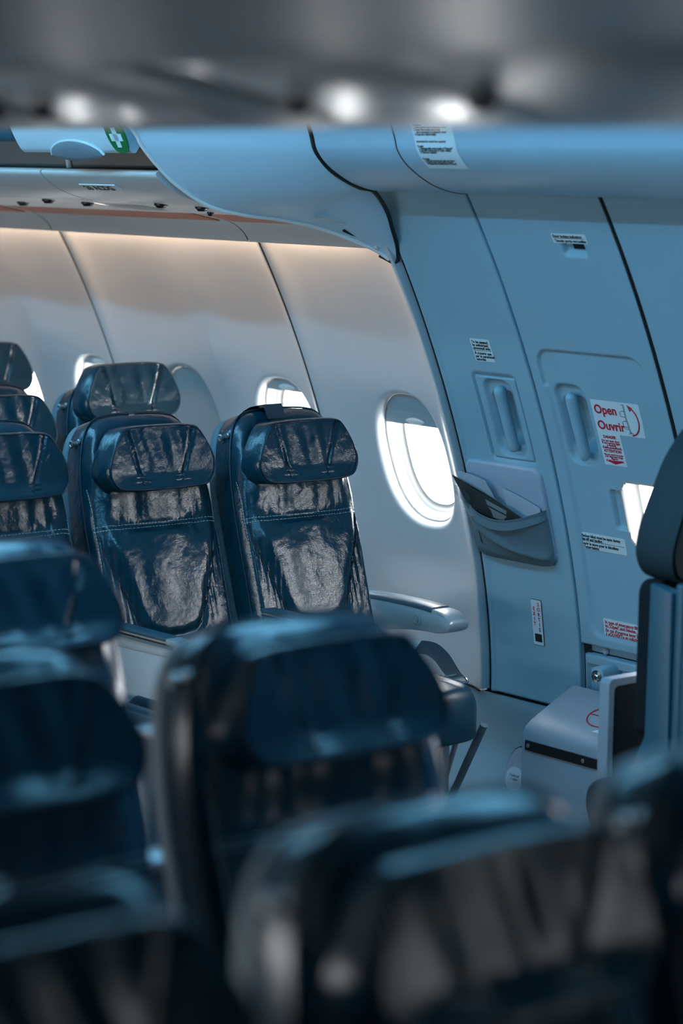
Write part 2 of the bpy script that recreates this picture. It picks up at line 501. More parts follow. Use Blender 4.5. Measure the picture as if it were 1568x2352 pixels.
# dark backing behind the door joints and the dado joint
mb = MB()
for x0, x1 in ((-4.76, -4.71), (-4.262, -4.23)): wall_sheet(mb, [x0, x1], lin(.0, 1.85, 24), lambda x, z: .022, skirt=0)
wall_sheet(mb, lin(-8, -3.3, 30), [.235, .27], lambda x, z: .016, skirt=0)
wall_sheet(mb, [-4.73, -4.25], [.42, .475], lambda x, z: .03, skirt=0)
struct(mb.build('trim_2', M['gap']))
mb = MB()   # the thicker rubber seal along the front door joint and thin seals on the other joints
mb.tube([W(-4.244, z, .003) for z in lin(.47, 1.80, 40)], .006, 8)
struct(mb.build('trim_3', M['rubber']))
mb = MB()
mb.tube([W(-5.1145, z, .004) for z in lin(.27, 1.52, 40)], .004, 8)
struct(mb.build('trim_4', M['rubber']))

# outer hull skin behind all joints
mb = MB()
hw = list(WIN) + [DW[0]] + fw
cuts = [-7.85] + [(a + b) / 2 for a, b in zip(hw, hw[1:])] + [fw[-1] + .30]
for a, b, w in zip(cuts, cuts[1:], hw): window_cell(mb, a, b, -.10, 1.95, w, rel=lambda x, z: .105, n=48, grow=.012)
wall_sheet(mb, [-9.6, -7.85], lin(-.10, 1.95, 16), lambda x, z: .105, skirt=0)
struct(mb.build('wall_right', M['white'], merge=2e-4))
# ------------------------------------------------------------------ room shell
mb = MB(); mb.box((-9.6, -1.4, FLOOR - .02), (4.1, 4.85, FLOOR)); struct(mb.build('floor', M['floor'], smooth=False))
mb = MB(); mb.box((-9.6, -1.5, 2.30), (4.1, 4.6, 2.32)); struct(mb.build('ceiling', M['white'], smooth=False))
mb = MB(); mb.box((-9.64, -1.5, -.12), (-9.6, 5, 2.4)); struct(mb.build('wall_back', M['white'], smooth=False))
mb = MB(); mb.box((4.1, -1.5, -.12), (4.14, 5, 2.4)); struct(mb.build('wall_front', M['dark'], smooth=False))
mb = MB()
lw = [-7.2 + .54 * k for k in range(9)]
wall_sheet(mb, [-9.6, lw[0] - .27], lin(-.12, 1.75, 10), lambda x, z: 0., True, 0)
for w in lw: window_cell(mb, w - .27, w + .27, .2, 1.75, w, lambda x, z: 0., True, 32)
wall_sheet(mb, [lw[-1] + .27, 4.1], lin(-.12, 1.75, 10), lambda x, z: 0., True, 0)
wall_sheet(mb, [-9.6, 4.1], lin(-.12, .2, 6), lambda x, z: 0., True, 0)
struct(mb.build('wall_left', M['side'], merge=2e-4))
# upper walls closing the shell above the cove and header
mb = MB(); wall_sheet(mb, lin(-9.6, 4.1, 12), lin(1.60, 2.32, 10), lambda x, z: .03, False, 0)
wall_sheet(mb, lin(-9.6, 4.1, 12), lin(1.70, 2.32, 10), lambda x, z: .03, True, 0)
struct(mb.build('trim_5', M['white']))

# ------------------------------------------------------------------ port overhead bins, service strip and cove
def extrude(profile, x0, x1, name, mat, parent=None, angle=35, n=2, closed=False):
    mb = MB()
    rows = [[(x, y, z) for y, z in profile] for x in lin(x0, x1, n)]
    mb.grid(rows, closed)
    if closed:
        mb.cap(rows[0][::-1]); mb.cap(rows[-1])
    return mb.build(name, mat, parent, angle=angle)
XA = -5.36
XS = -5.946            # joint between the two bins
def arc_end(poly): return poly
body = spline([(3.80, 1.752), (3.778, 1.752), (3.768, 1.745), (3.775, 1.728), (3.83, 1.700), (3.90, 1.676), (3.945, 1.668)], 5)
body = [(p[0], p[1]) for p in [tuple(v) for v in body]] if False else None
def sp2(pts, n=6):
    return [(v.x, v.y) for v in spline([(a, b, 0) for a, b in pts], n)]
under = sp2([(3.765, 1.757), (3.755, 1.750), (3.765, 1.735), (3.815, 1.702), (3.875, 1.680), (3.935, 1.668)], 5) + [(3.94, 1.70), (3.86, 1.76)]
doorp = sp2([(3.60, 2.10), (3.615, 1.98), (3.64, 1.88), (3.672, 1.820), (3.69, 1.803)], 6) + [(3.70, 1.803), (3.72, 1.83), (3.66, 2.10)]
recess = [(3.80, 1.86), (3.835, 1.80), (3.845, 1.765), (3.87, 1.75)]
def overhead_bin(x0, x1, label, shift, doormat):
    r = empty('overhead_bin', ((x0 + x1) / 2, 3.8, 1.7)); tag(r, label, 'overhead bin', 'overhead bins along the window wall')
    inv = Matrix.Translation(-r.location)
    def ch(mb, name, mat, par=None, **k):
        o = mb.build(name, mat, par if par else r, **k)
        return o
    L = r.location
    def ex(pf, a, b, name, mat, par=r, **k):
        mb = MB(); rows = [[Vector((x, y, z)) - L for y, z in pf] for x in (a, b)]
        mb.grid(rows, True); mb.cap(rows[0][::-1]); mb.cap(rows[1])
        return mb.build(name, mat, par, angle=35, **k)
    ex(under, x0, x1, 'bin_body', M['bin'])
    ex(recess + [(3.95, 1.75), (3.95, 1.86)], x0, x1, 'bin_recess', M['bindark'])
    dp = [(y + shift * .0, z + shift) for y, z in doorp]
    d = ex(dp, x0 + .015, x1 - .015, 'bin_door', doormat)
    mb = MB()
    mb.tube([Vector((x0 + .018, y, z)) - L for y, z in ((3.80, 1.83), (3.832, 1.79), (3.838, 1.762))], .008, 8)
    mb.build('rib', M['bin'], r)
    return r, d, L
bin1, bdoor, L1 = overhead_bin(XS + .004, -5.372, 'grey overhead bin with blue door bearing a green first aid cross', 0., M['bindoor'])
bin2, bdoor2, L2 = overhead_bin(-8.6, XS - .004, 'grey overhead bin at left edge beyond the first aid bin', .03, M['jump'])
def door_pt(x, s):
    """a point on the bin door face at fraction s from its bottom edge"""
    pts = sp2([(3.60, 2.10), (3.615, 1.98), (3.64, 1.88), (3.672, 1.820), (3.69, 1.803)], 12)[::-1]
    i = min(int(s * (len(pts) - 1)), len(pts) - 2); f = s * (len(pts) - 1) - i
    a, b = pts[i], pts[i + 1]
    return Vector((x, a[0] + (b[0] - a[0]) * f, a[1] + (b[1] - a[1]) * f))
# latch: half-oval flap hanging below the door edge
ou = Vector((0, 3.640 - 3.690, 1.880 - 1.803)).normalized(); on_ = Vector((1, 0, 0)).cross(ou)
def dface(x, h, o): return Vector((-5.645 + x, 3.690, 1.803)) + ou * h + on_ * o - L1
mb = MB(); rows = []
for k, o_ in ((1., .004), (1., .010), (.9, .0125), (.5, .0145), (.02, .015)):
    top = [(a * .122, .040 * (1 - a * a) ** .6) for a in lin(-1, 1, 25)]; bot = [(a * .122, -.020 * (1 - a * a) ** .5) for a in lin(1, -1, 25)[1:-1]]
    rows.append([dface(x * k, .006 + (h - .006) * k, o_) for x, h in top + bot])
mb.grid(rows, True); mb.cap(rows[-1])
lf = mb.build('latch', M['shell'], bdoor, angle=50)
mb = MB(); mb.tube([dface(a * .130, .045 * (1 - a * a) ** .6 - .002, .007) for a in lin(-1, 1, 25)], .004, 8)
mb.build('latch_rim', M['bindoor'], bdoor)
mb = MB()   # small rounded plate
mb.prism([(x - 5.653, z) for x, z in soften([(-.035, .06), (-.035, .02), (-.02, .0), (.02, .0), (.035, .02), (.035, .06)], 2)], 1, 3.632, 3.64)
mb.v = [Vector((p.x, p.y, p.z + 1.872)) - L1 for p in mb.v]
mb.build('label_plate', M['bindoor'], bdoor)
# first aid sign: green rounded board with white cross
S1 = empty('first_aid_sign', (-5.412, 3.660, 1.842)); tag(S1, 'green first aid sign with white cross on the overhead bin door', 'sign')
fm = Matrix.Rotation(math.radians(-23), 4, 'X') @ Matrix.Rotation(math.radians(90), 4, 'X')
fm = Matrix.Rotation(math.radians(28), 4, 'X')
mb = MB(); mb.prism(soften([(-.043, .050), (-.043, -.012), (-.024, -.043), (.024, -.043), (.043, -.012), (.043, .050)], 2), 1, -.004, .0); mb.xf(fm)
mb.build('sign_board', M['green'], S1, smooth=False)
mb = MB()
for a, b in ((.0095, .029), (.027, .0105)): mb.prism([(-a, -b + .004), (a, -b + .004), (a, b + .004), (-a, b + .004)], 1, -.0055, -.003)
mb.xf(fm); mb.build('cross', M['label'], S1, smooth=False)

# service strip with reading lights, grilles
def on_strip(t): return (3.94 + (4.145 - 3.94) * t, 1.667 + (1.636 - 1.667) * t)
def service_strip(x0, x1, label):
    r = empty('service_panel', ((x0 + x1) / 2, 4.04, 1.66)); L = r.location
    tag(r, label, 'service panel', 'passenger service panels under the bins')
    mb = MB()
    rows = [[Vector((x, *on_strip(t))) - L for t in (0, .02, .5, .98, 1)] for x in lin(x0, x1, 3)]
    mb.grid(rows); mb.grid([[p + Vector((0, 0, .02)) for p in rr] for rr in rows])
    mb.build('housing', M['psu'], r)
    return r, L
def gasper(r, L, x, t, name='reading_light', rad=.016):
    y, z = on_strip(t); mb = MB()
    mb.lathe([(rad * 1.25, .002), (rad * 1.25, -.003), (rad, -.005), (rad * .8, -.010), (rad * .5, -.011), (0, -.011)], Vector((x, y, z)) - L, (0, .0, 1), 16)
    mb.build(name, M['black'], r)
def grille(r, L, x0, x1, t0, t1):
    mb = MB()
    for i in range(22):
        for j in range(9):
            u = (i + .5 + (j % 2) * .5) / 22.5; v = (j + .5) / 9
            if abs(u - .5) * 2 > (1 - abs(v - .5) * .9): continue
            y, z = on_strip(t0 + (t1 - t0) * v); x = x0 + (x1 - x0) * u
            mb.add([Vector((x + .0048 * math.cos(k * PI / 3), y + .0048 * math.sin(k * PI / 3), z - .0012)) - L for k in range(6)], [list(range(6))])
    mb.build('grille', M['black'], r, smooth=False)
sp1, LA = service_strip(-6.02, -5.425, 'perforated service panel with reading lights below the first aid bin')
for x, t in ((-5.645, .12), (-5.50, .30)): gasper(sp1, LA, x, t)
gasper(sp1, LA, -5.60, .80, 'air_nozzle', .008)
grille(sp1, LA, -6.01, -5.76, .22, .85)
sp2_, LB = service_strip(-5.42, -5.27, 'perforated service panel ending under the blue bin end cap')
grille(sp2_, LB, -5.415, -5.28, .3, .97)
sp3, LC = service_strip(-8.6, -6.025, 'service panel with reading lights at left edge of view')
for x, t in ((-6.22, .08), (-6.06, .25), (-6.50, .50)): gasper(sp3, LC, x, t)
# amber strip, a warm reflection painted as colour, and cove panels
for x0, x1, e0 in ((-8.6, -6.83, 1), (-6.77, -5.76, 1), (-5.69, -5.26, 0)):
    o = extrude([(4.150, 1.6355), (4.185, 1.6270), (4.225, 1.6185), (4.255, 1.6135), (4.255, 1.63), (4.15, 1.65)], x0, x1, 'trim_6', M['amber'], closed=True); struct(o)
cv = sp2([(4.145, 1.6385), (4.20, 1.628), (4.262, 1.615), (4.300, 1.597), (4.326, 1.575), (4.340, 1.553)], 5) + [(4.346, 1.553), (4.335, 1.585), (4.30, 1.615), (4.20, 1.645)]
for x0, x1 in ((-8.6, -6.803), (-6.797, -5.733), (-5.727, -5.14)):
    o = extrude(cv, x0, x1, 'ceiling', M['cove'], closed=True, angle=40); struct(o)
mb = MB()
for x in (-6.80, -5.73):
    mb.tube([(x, y, z + .003) for y, z in cv[:25]], .003, 6)
struct(mb.build('trim_7', M['gap']))
mb = MB(); mb.prism([(4.24, 1.60), (4.36, 1.56), (4.50, 1.50), (4.50, 1.95), (4.24, 1.95)], 0, -5.172, -5.165); struct(mb.build('cove_blocker', M['gap'], smooth=False))  # unseen plate added to stop cove light leaking past the end cap
# warm light tube inside the cove
mb = MB(); mb.box((-8.4, 4.30, 1.628), (-5.24, 4.34, 1.640))
lampc = tag(mb.build('cove_light', M['lamp_warm'], smooth=False), 'warm light tube hidden in the cove above the windows', 'light')

# ------------------------------------------------------------------ bin end cap, door header, black seal
A = [(-5.34, 3.53, 2.02), (-5.345, 3.60, 1.93), (-5.35, 3.672, 1.862), (-5.35, 3.700, 1.822), (-5.345, 3.747, 1.772), (-5.335, 3.805, 1.721), (-5.315, 3.892, 1.669), (-5.285, 3.985, 1.646), (-5.255, 4.080, 1.6345), (-5.225, 4.178, 1.6165), (-5.185, 4.275, 1.5840), (-5.155, 4.345, 1.5530), (-5.130, 4.385, 1.5230)]
B = [(-5.00, 3.90, 2.02), (-5.00, 3.945, 1.94), (-5.00, 3.981, 1.863), (-5.00, 3.997, 1.818), (-5.00, 4.034, 1.779), (-5.00, 4.065, 1.758), (-5.00, 4.102, 1.740), (-5.00, 4.150, 1.722), (-5.01, 4.210, 1.711), (-5.045, 4.285, 1.660), (-5.075, 4.333, 1.608), (-5.10, 4.372, 1.562), (-5.118, 4.392, 1.524)]
As = spline(A, 5); Bs = spline(B, 5)
mb = MB(); rows = []
for k in range(13):
    t = k / 12; row = []
    for i, (a, b) in enumerate(zip(As, Bs)):
        p = a.lerp(b, t)
        bulge = math.sin(PI * t) * .022 * min(1, (a - b).length / .25)
        row.append(p + Vector((.75, -.65, -.12)).normalized() * bulge)
    rows.append(row)
mb.grid(rows)
mb.grid([[p + Vector((-.002, .002, .0)) for p in As], [p + Vector((-.06, .03, .03)) for p in As]])
cap = mb.build('bin_end_cap', M['cap'], angle=60)
tag(cap, 'curved blue end cap closing the overhead bin run beside the exit door', 'end cap')
mb = MB(); mb.tube([p + Vector((-.002, -.002, -.003)) for p in As[8:]], .0055, 8)
mb.build('edge_highlight', M['psu'], cap)  # pale bead, a painted highlight along the cap's lower edge
mb = MB(); mb.tube([p + Vector((.006, 0, .0)) for p in Bs], .0058, 8)
mb.tube([Bs[-1] + Vector((.006, 0, 0)), Bs[-1] + Vector((-.004, -.004, -.010)), As[-1] + Vector((-.03, -.02, .012))], .006, 8)
struct(mb.build('trim_8', M['rubber']))
hp = sp2([(3.86, 2.15), (3.92, 2.0), (3.981, 1.863), (3.997, 1.818), (4.034, 1.779), (4.102, 1.740), (4.16, 1.721), (4.215, 1.713), (4.25, 1.716)], 6) + [(4.27, 1.74), (4.27, 2.15)]
struct(extrude(hp, -4.985, -4.664, 'ceiling', M['hdr'], closed=True, angle=30))
struct(extrude(hp, -4.660, 4.1, 'ceiling', M['hdr'], closed=True, angle=30))
mb = MB(); mb.tube([(-4.662, y + .001, z + .001) for y, z in hp[:49]], .003, 6)
struct(mb.build('trim_9', M['gap']))
mb = MB(); mb.prism([(4.252, 1.732), (4.33, 1.732), (4.33, 1.78), (4.252, 1.78)], 0, -5.0, 4.1); struct(mb.build('trim_10', M['gap'], smooth=False))
# aisle ceiling light
mb = MB(); mb.box((-8.5, 2.89, 2.20), (-1.5, 2.914, 2.215))
tag(mb.build('aisle_light', M['lamp_cool'], smooth=False), 'long cool light tube along the ceiling over the aisle', 'light')

# ------------------------------------------------------------------ writing
def text(body, frame, x, y, size, mat, parent, bold=.0, align='LEFT', sx=1., spacing=1., line=1., lift=.0016, name='lettering'):
    cu = bpy.data.curves.new(name, 'FONT'); cu.body = body; cu.size = size; cu.align_x = align; cu.align_y = 'TOP'
    cu.offset = bold; cu.extrude = .0002; cu.space_character = spacing; cu.space_line = line
    cu.materials.append(mat); cu.resolution_u = 3
    t = bpy.data.objects.new(name, cu)
    me = bpy.data.meshes.new_from_object(t); bpy.data.objects.remove(t)
    o = bpy.data.objects.new(name, me); COL.objects.link(o)
    o.parent = parent
    o.matrix_local = frame @ Matrix.Translation((x, y, lift)) @ Matrix.Diagonal((sx, 1, 1, 1))
    return o
def plate_on(name, x0, x1, z0, z1, label, cat='sticker', mat='label', off=0., poly=None, th=.001, group=None):
    cx, cz = (x0 + x1) / 2, (z0 + z1) / 2
    fr = WF(cx, cz, off)
    r = empty(name, fr.translation)
    r.rotation_euler = fr.to_euler()
    tag(r, label, cat, group)
    w, h = (x1 - x0) / 2, (z1 - z0) / 2 * math.hypot(1, dprof(cz))
    mb = MB(); mb.prism(poly if poly else rrect(w, h, .004, 3), 2, -.0006, th)
    mb.build('label_backing', M[mat], r, smooth=False)
    return r, w, h
I4 = Matrix.Identity(4)
def rule(r, x0, x1, y, mat='ink', t=.0004):
    mb = MB(); mb.prism([(x0, y - t), (x1, y - t), (x1, y + t), (x0, y + t)], 2, .0008, .0016)
    return mb.build('rule', M[mat], r, smooth=False)

r, w, h = plate_on('door_sticker', -4.941, -4.862, 1.251, 1.314, 'white sticker reading to be opened by authorized personnel only')
text('To be opened\nby authorized\npersonnel only', I4, -w + .005, h - .004, .0115, M['ink'], r, .00025, line=.82)
rule(r, -w + .008, w - .004, -.001)
text("\u00c0 n'ouvrir que\npar le personnel\nautoris\u00e9", I4, -w + .005, -.004, .0115, M['ink'], r, .00025, line=.82)
r, w, h = plate_on('door_sticker', -4.473, -4.350, 1.593, 1.617, 'small white door locking indication sticker high on the exit door')
text('Door locking indication', I4, -w + .005, h - .002, .0115, M['ink'], r, .00025, sx=.95)
rule(r, -w + .006, w - .006, .0005)
text("T\u00e9moin porte verrouill\u00e9e", I4, -w + .007, -.0015, .0115, M['ink'], r, .00025, sx=.95)
# Open / Ouvrir sign
fr_off = .0085
w, h = .0885, .0955
poly = [(-w, h), (w - .004, h), (w, h - .004), (w, -.002), (-.006, -.002), (-.006, -h), (-w, -h)]
r, _, _ = plate_on('door_sign', -4.537, -4.360, .995, 1.172, 'white open ouvrir sign with red arrow and danger notice on the exit door', 'sign', off=fr_off, poly=poly)
text('Open', I4, -w + .008, h - .010, .036, M['red'], r, .0009)
text('Ouvrir', I4, -w + .008, h - .056, .036, M['red'], r, .0009)
mb = MB()
arc = [(.040 + .036 * math.cos(a), .044 + .042 * math.sin(a), .0014) for a in lin(math.radians(-85), math.radians(62), 18)]
mb.tube(arc, .0022, 6)
e = Vector(arc[-1]); mb.add([e + Vector((-.013, .010, 0)), e + Vector((.007, .001, 0)), e + Vector((-.005, -.011, 0))], [(0, 1, 2)])
mb.build('arrow', M['red'], r, smooth=False)
mb = MB()
for a, b in (((.030, .088), (.030, .050)), ((.030, .050), (.036, .008)), ((.033, .088), (.033, .050)), ((.033, .050), (.040, .008)), ((.018, .070), (.030, .070)), ((.014, .068), (.014, .055)), ((.014, .055), (.028, .053)), ((.018, .040), (.032, .042)), ((.016, .038), (.016, .026)), ((.016, .026), (.034, .024)), ((.024, .089), (.034, .089)), ((.030, .006), (.046, .008)), ((.034, .012), (.050, .004)), ((.020, .020), (.034, .018))):
    mb.tube([(*a, .0012), (*b, .0012)], .0007, 4)
mb.build('diagram', M['ink'], r, smooth=False)
text('DANGER', I4, -.047, -.006, .0115, M['red'], r, .0004, 'CENTER')
text('Do not open door\nif red warning light\nis flashing\n(Cabin pressurized)', I4, -.047, -.0185, .0088, M['red'], r, .0002, 'CENTER', line=.76)
rule(r, -w + .010, -.010, -.0455, 'red')
text('ATTENTION', I4, -.047, -.0475, .0115, M['red'], r, .0004, 'CENTER')
text('Ne pas ouvrir la porte\nsi le clignotant rouge\nclignote\n(Cabine pressuris\u00e9e)', I4, -.047, -.060, .0078, M['red'], r, .0002, 'CENTER', line=.76)
mb = MB(); mb.prism([(-.080, -.083), (-.047, -.092), (-.014, -.083)], 2, .0008, .0016); mb.build('pointer', M['red'], r, smooth=False)
r, w, h = plate_on('door_sticker', -4.695, -4.517, .741, .787, 'white window blind sticker below the exit door window', off=.0085)
text('Window blind must be open during\ntake-off and landing.', I4, -w + .005, h - .003, .0122, M['ink'], r, .00025, sx=.88, line=.82)
rule(r, -w + .008, w - .006, -.0005)
text("Ouvrir le store pour le d\u00e9collage\net l'atterrissage.", I4, -w + .005, -.0025, .0122, M['ink'], r, .00025, sx=.88, line=.82)
r, w, h = plate_on('door_sticker', -4.640, -4.440, .499, .547, 'white emergency sticker with red text low on the exit door', off=.0075)
text('In case of emergency lift lever\nto "Open" and release.', I4, -w + .006, h - .003, .0135, M['red'], r, .0003, sx=.95, line=.82)
rule(r, -w + .008, w - .006, -.0005, 'red')
text("En cas d'urgence lever le levier\n\u00e0 \u00abOUVERT\u00bb et rel\u00e2cher.", I4, -w + .006, -.0025, .0135, M['red'], r, .0003, sx=.95, line=.82)
# exit placard
r, w, h = plate_on('exit_sign', -4.9215, -4.8785, .428, .562, 'narrow vertical exit sortie sign with red letters beside the exit door', 'sign', th=.003)
text('E\nX\nI\nT', I4, -.0095, h - .020, .0155, M['red'], r, .0004, 'CENTER', line=.97, lift=.0034)
text('S\nO\nR\nT\nI\nE', I4, .0095, h - .006, .0155, M['red'], r, .0004, 'CENTER', line=.97, lift=.0034)
mb = MB(); mb.prism([(-.013, -h + .010), (.015, -h + .010), (.015, -h + .034), (-.013, -h + .034)], 2, .002, .0036); mb.build('light_sensor', M['gap'], r, smooth=False)
mb = MB(); mb.tube([(x, y, .002) for x, y in rrect(w, h, .004, 3)], .0012, 6, True); mb.build('edging', M['gap'], r)
# instruction sticker on the header
HP = [(y, z) for y, z in hp if z < 1.99][:-2]
HL = [0.]
for a, b in zip(HP, HP[1:]): HL.append(HL[-1] + math.hypot(b[0] - a[0], b[1] - a[1]))
L0 = min(range(len(HP)), key=lambda i: abs(HP[i][1] - 1.8215)); L0 = HL[L0]
SO = Vector((-4.512, 4.0, 1.8215))
def on_header(x, y, off):
    """x along the cabin, y upwards along the curved ceiling panel"""
    l = L0 - y
    i = max(k for k in range(len(HL) - 1) if HL[k] <= l) if l > 0 else 0
    t = (l - HL[i]) / (HL[i + 1] - HL[i]); a, b = HP[i], HP[i + 1]
    n = Vector((0, -(a[1] - b[1]), -(b[0] - a[0]))).normalized()
    return Vector((SO.x + x, a[0] + (b[0] - a[0]) * t, a[1] + (b[1] - a[1]) * t)) + n * off - SO
r = empty('instruction_sticker', SO)
tag(r, 'large white instruction sticker on the blue ceiling panel above the door', 'sticker')
mb = MB(); ys_ = lin(-.066, .066, 24)
mb.grid([[on_header(x, y, .0012) for x in (-.075, 0, .075)] for y in ys_])
mb.build('label_backing', M['label'], r)
for body_, y_, sz in (('Precautions:\n1. Advise ground crew to keep clear of slide\n2. Ensure area outside door is clear\n    and no passengers or equipment remain\n3. Keep door closed in flight', .064, .0078), ('Instructions for normal door operation', .022, .0078), ('To open:\n  1. Disengage slide arming handle to "Disarmed"\n  2. Lift door locking lever to "Open" position\n  3. Push door outwards', .010, .0074), ('To close:\n  1. Pull door inwards and push door down\n  2. Ensure door locking lever is closed\n  3. Engage slide arming handle to "Armed"', -.026, .0074)):
    o = text(body_, Matrix.Identity(4), 0, 0, sz, M['ink'], r, .0002, sx=1, line=.76)
    o.matrix_local = Matrix.Identity(4)
    for v in o.data.vertices: v.co = on_header(-.068 + v.co.x * .88, y_ + v.co.y, .0018 + v.co.z)
# row label on the bin underside
up = Vector((0, 3.79 - 3.85, 1.718 - 1.689)).normalized()
frb = Matrix((Vector((1, 0, 0)), up, Vector((1, 0, 0)).cross(up))).transposed().to_4x4(); frb.translation = Vector((-5.700, 3.80, 1.7095)) + frb.to_3x3() @ Vector((0, 0, .0025))
r = empty('row_label', frb.translation); r.rotation_euler = frb.to_euler(); tag(r, 'small row number label under the first aid overhead bin', 'label')
mb = MB(); mb.prism([(-.09, -.018), (.09, -.018), (.09, .018), (-.09, .018)], 2, -.003, .0008); mb.build('label_backing', M['bin'], r, smooth=False)
text('26 ACDG', I4, -.080, .016, .034, M['ink'], r, .0012, lift=.001)

# ------------------------------------------------------------------ assist handle beside the door
r = empty('assist_handle', W(H1[0], H1[1])); L = r.location
tag(r, 'recessed grey assist handle in a framed plate left of the exit door', 'handle')
mb = MB()
def plate_rel(x, z):
    d = -sdrr(x, z, H1[0], H1[1], .081, .117, .010)
    return .002 + (.004 * (1 - math.sqrt(max(0, 1 - (1 - min(max(d, 0) / .004, 1)) ** 2)))) + pocket(x, z, H1[0] + .002, H1[1])
xs = dense(H1[0] - .081, H1[0] + .081, .0042, (0, .001, .0025, .004)); zs = dense(H1[1] - .117, H1[1] + .117, .0045, (0, .001, .0025, .004))
wall_sheet(mb, xs, zs, plate_rel, skirt=.012)
mb.v = [p - L for p in mb.v]
mb.build('handle_plate', M['door'], r, angle=55)
o = handle_bar(H1[0] + .010, H1[1] + .094, H1[1] - .094, r)
o.data.transform(Matrix.Translation(-L))

# ------------------------------------------------------------------ literature pocket
r = empty('literature_pocket', W(-4.945, .68)); L = r.location
tag(r, 'grey fabric literature pocket on the wall under the assist handle', 'pocket')
mb = MB()
ol = [(-5.095, .690), (-5.10, .945), (-5.085, .957), (-4.82, .959), (-4.797, .948), (-4.785, .92), (-4.788, .690), (-4.80, .678), (-5.08, .678)]
ol = [(-4.9425 + a, .8185 + b) for a, b in rrect(.1555, .1385, .030, 8)]
cen = Vector((-4.942, .82))
rows = []
for q, dp in ((0, .002), (0, -.006), (.02, -.011), (.05, -.0125), (.4, -.0125), (.98, -.0125)):
    rows.append([W(cen.x + (x - cen.x) * (1 - q), cen.y + (z - cen.y) * (1 - q), dp) - L for x, z in ol])
mb.grid(rows, True)
mb.build('back_plate', M['plate'], r, angle=50)
mb = MB(); rows = []
def edge0(u): return max(0, 1 - abs(2 * u - 1) ** 7) ** .5
def pouch(u, v):
    """u 0..1 left to right, v 0..1 bottom to top"""
    x = -5.108 + (.322) * u
    sag = .030 * math.sin(PI * u) ** 1.1
    z = .672 + .028 * (1 - edge0(u)) * (1 - v) + (.172 - sag) * v
    edge = math.sin(PI * u) ** .45 if 0 < u < 1 else 0
    b = .014 + (.018 + .034 * v) * edge * (min(1, v * 6) ** .5 if v > 0 else 0)
    if v > 0.02:
        b += .010 * math.exp(-(((u - .62) * .8 + (v - .42) * 1.0) / .10) ** 2) * edge + .011 * math.exp(-(((u - .78) * 1. + (v - .25) * 1.6) / .08) ** 2) * edge - .006 * math.exp(-(((u - .45) + (v - .62) * .9) / .06) ** 2) * edge
    if v > .86: b += .002
    return W(x, z, -b) - L
for v in lin(0, 1, 30): rows.append([pouch(u, v) for u in lin(0, 1, 50)])
rows.append([p + Vector((0, .003, .001)) for p in rows[-1]]); rows.append([p + Vector((0, .002, -.03)) for p in rows[-1]])
mb.grid(rows)
pk = mb.build('pouch', M['fabric'], r, angle=60)
mb = MB(); mb.tube([pouch(u, .855) + Vector((0, -.001, 0)) for u in lin(.01, .99, 40)], .0012, 5); mb.build('hem_seam', M['plate'], pk)

def sheet(name, corners, mat, label, cat, bend=.012, group=None, th=.0012, extra=None):
    """a slightly bent printed sheet from four corners (tl, tr, br, bl)"""
    tl, tr, br, bl = [Vector(c) for c in corners]
    nrm = (tr - tl).cross(bl - tl).normalized()
    rows = []
    for v in lin(0, 1, 9):
        rows.append([tl.lerp(tr, u).lerp(bl.lerp(br, u), v) + nrm * bend * math.sin(PI * u) * (1 - v * .6) for u in lin(0, 1, 13)])
    mb = MB(); mb.grid(rows); mb.grid([[p - nrm * th for p in rr] for rr in rows])
    bd = [p for p in rows[0]] + [rr[-1] for rr in rows[1:]] + rows[-1][::-1][1:] + [rr[0] for rr in rows[::-1][1:]]
    mb.grid([bd, [p - nrm * th for p in bd]])
    o = mb.build(name, mat, angle=50)
    tag(o, label, cat, group)
    if extra: extra(o, rows, nrm)
    return o
# all stand in the pouch, fanned out to the left
wy = lambda x, z, o: tuple(W(x, z, -o))
sheet('leaflet', (wy(-4.935, .893, .026), wy(-4.800, .850, .022), wy(-4.81, .75, .02), wy(-4.93, .76, .024)), M['paper'], 'pale blue leaflet at right in the literature pocket', 'leaflet', .004)
sheet('paper_sheet', (wy(-5.110, .932, .036), wy(-4.990, .912, .036), wy(-4.93, .78, .028), wy(-5.06, .78, .032)), M['paper'], 'pale folded paper standing up behind the dark safety card', 'paper', .006)
def prints(o, rows, nrm):
    def at(u, v):
        i = min(int(v * 8), 7); j = min(int(u * 12), 11); fu = u * 12 - j; fv = v * 8 - i
        return rows[i][j].lerp(rows[i][j + 1], fu).lerp(rows[i + 1][j].lerp(rows[i + 1][j + 1], fu), fv)
    mb = MB()
    def quad(u0, v0, u1, v1, mi=0, lift=.0012):
        mb.add([at(u0, v0) + nrm * lift, at(u1, v0) + nrm * lift, at(u1, v1) + nrm * lift, at(u0, v1) + nrm * lift], [(0, 1, 2, 3)], mi)
    quad(.10, .08, .90, .18); quad(.10, .22, .90, .40)
    mb.build('printed_band', M['printpale'], o, smooth=False)
    mb = MB()
    for k in range(6): quad(.14 + k * .125, .25, .21 + k * .125, .37, 0, .002)
    mb.build('pictograms', M['print'], o, smooth=False)
sheet('safety_card', (wy(-5.055, .900, .056), wy(-4.848, .826, .050), wy(-4.870, .71, .030), wy(-5.06, .72, .034)), M['print'], 'dark printed safety card with pictograms leaning in the pocket', 'card', .005, extra=prints)
sheet('magazine', (wy(-5.118, .922, .046), wy(-4.842, .814, .041), wy(-4.87, .73, .026), wy(-5.05, .74, .030)), M['print'], 'dark glossy magazine behind the safety card in the pocket', 'magazine', .005)
sheet('plastic_sleeve', (wy(-5.128, .906, .064), wy(-5.035, .872, .066), wy(-5.055, .830, .064), wy(-5.12, .890, .064)), M['film'], 'clear crumpled plastic sleeve sticking out left of the pocket', 'plastic sleeve', .010)

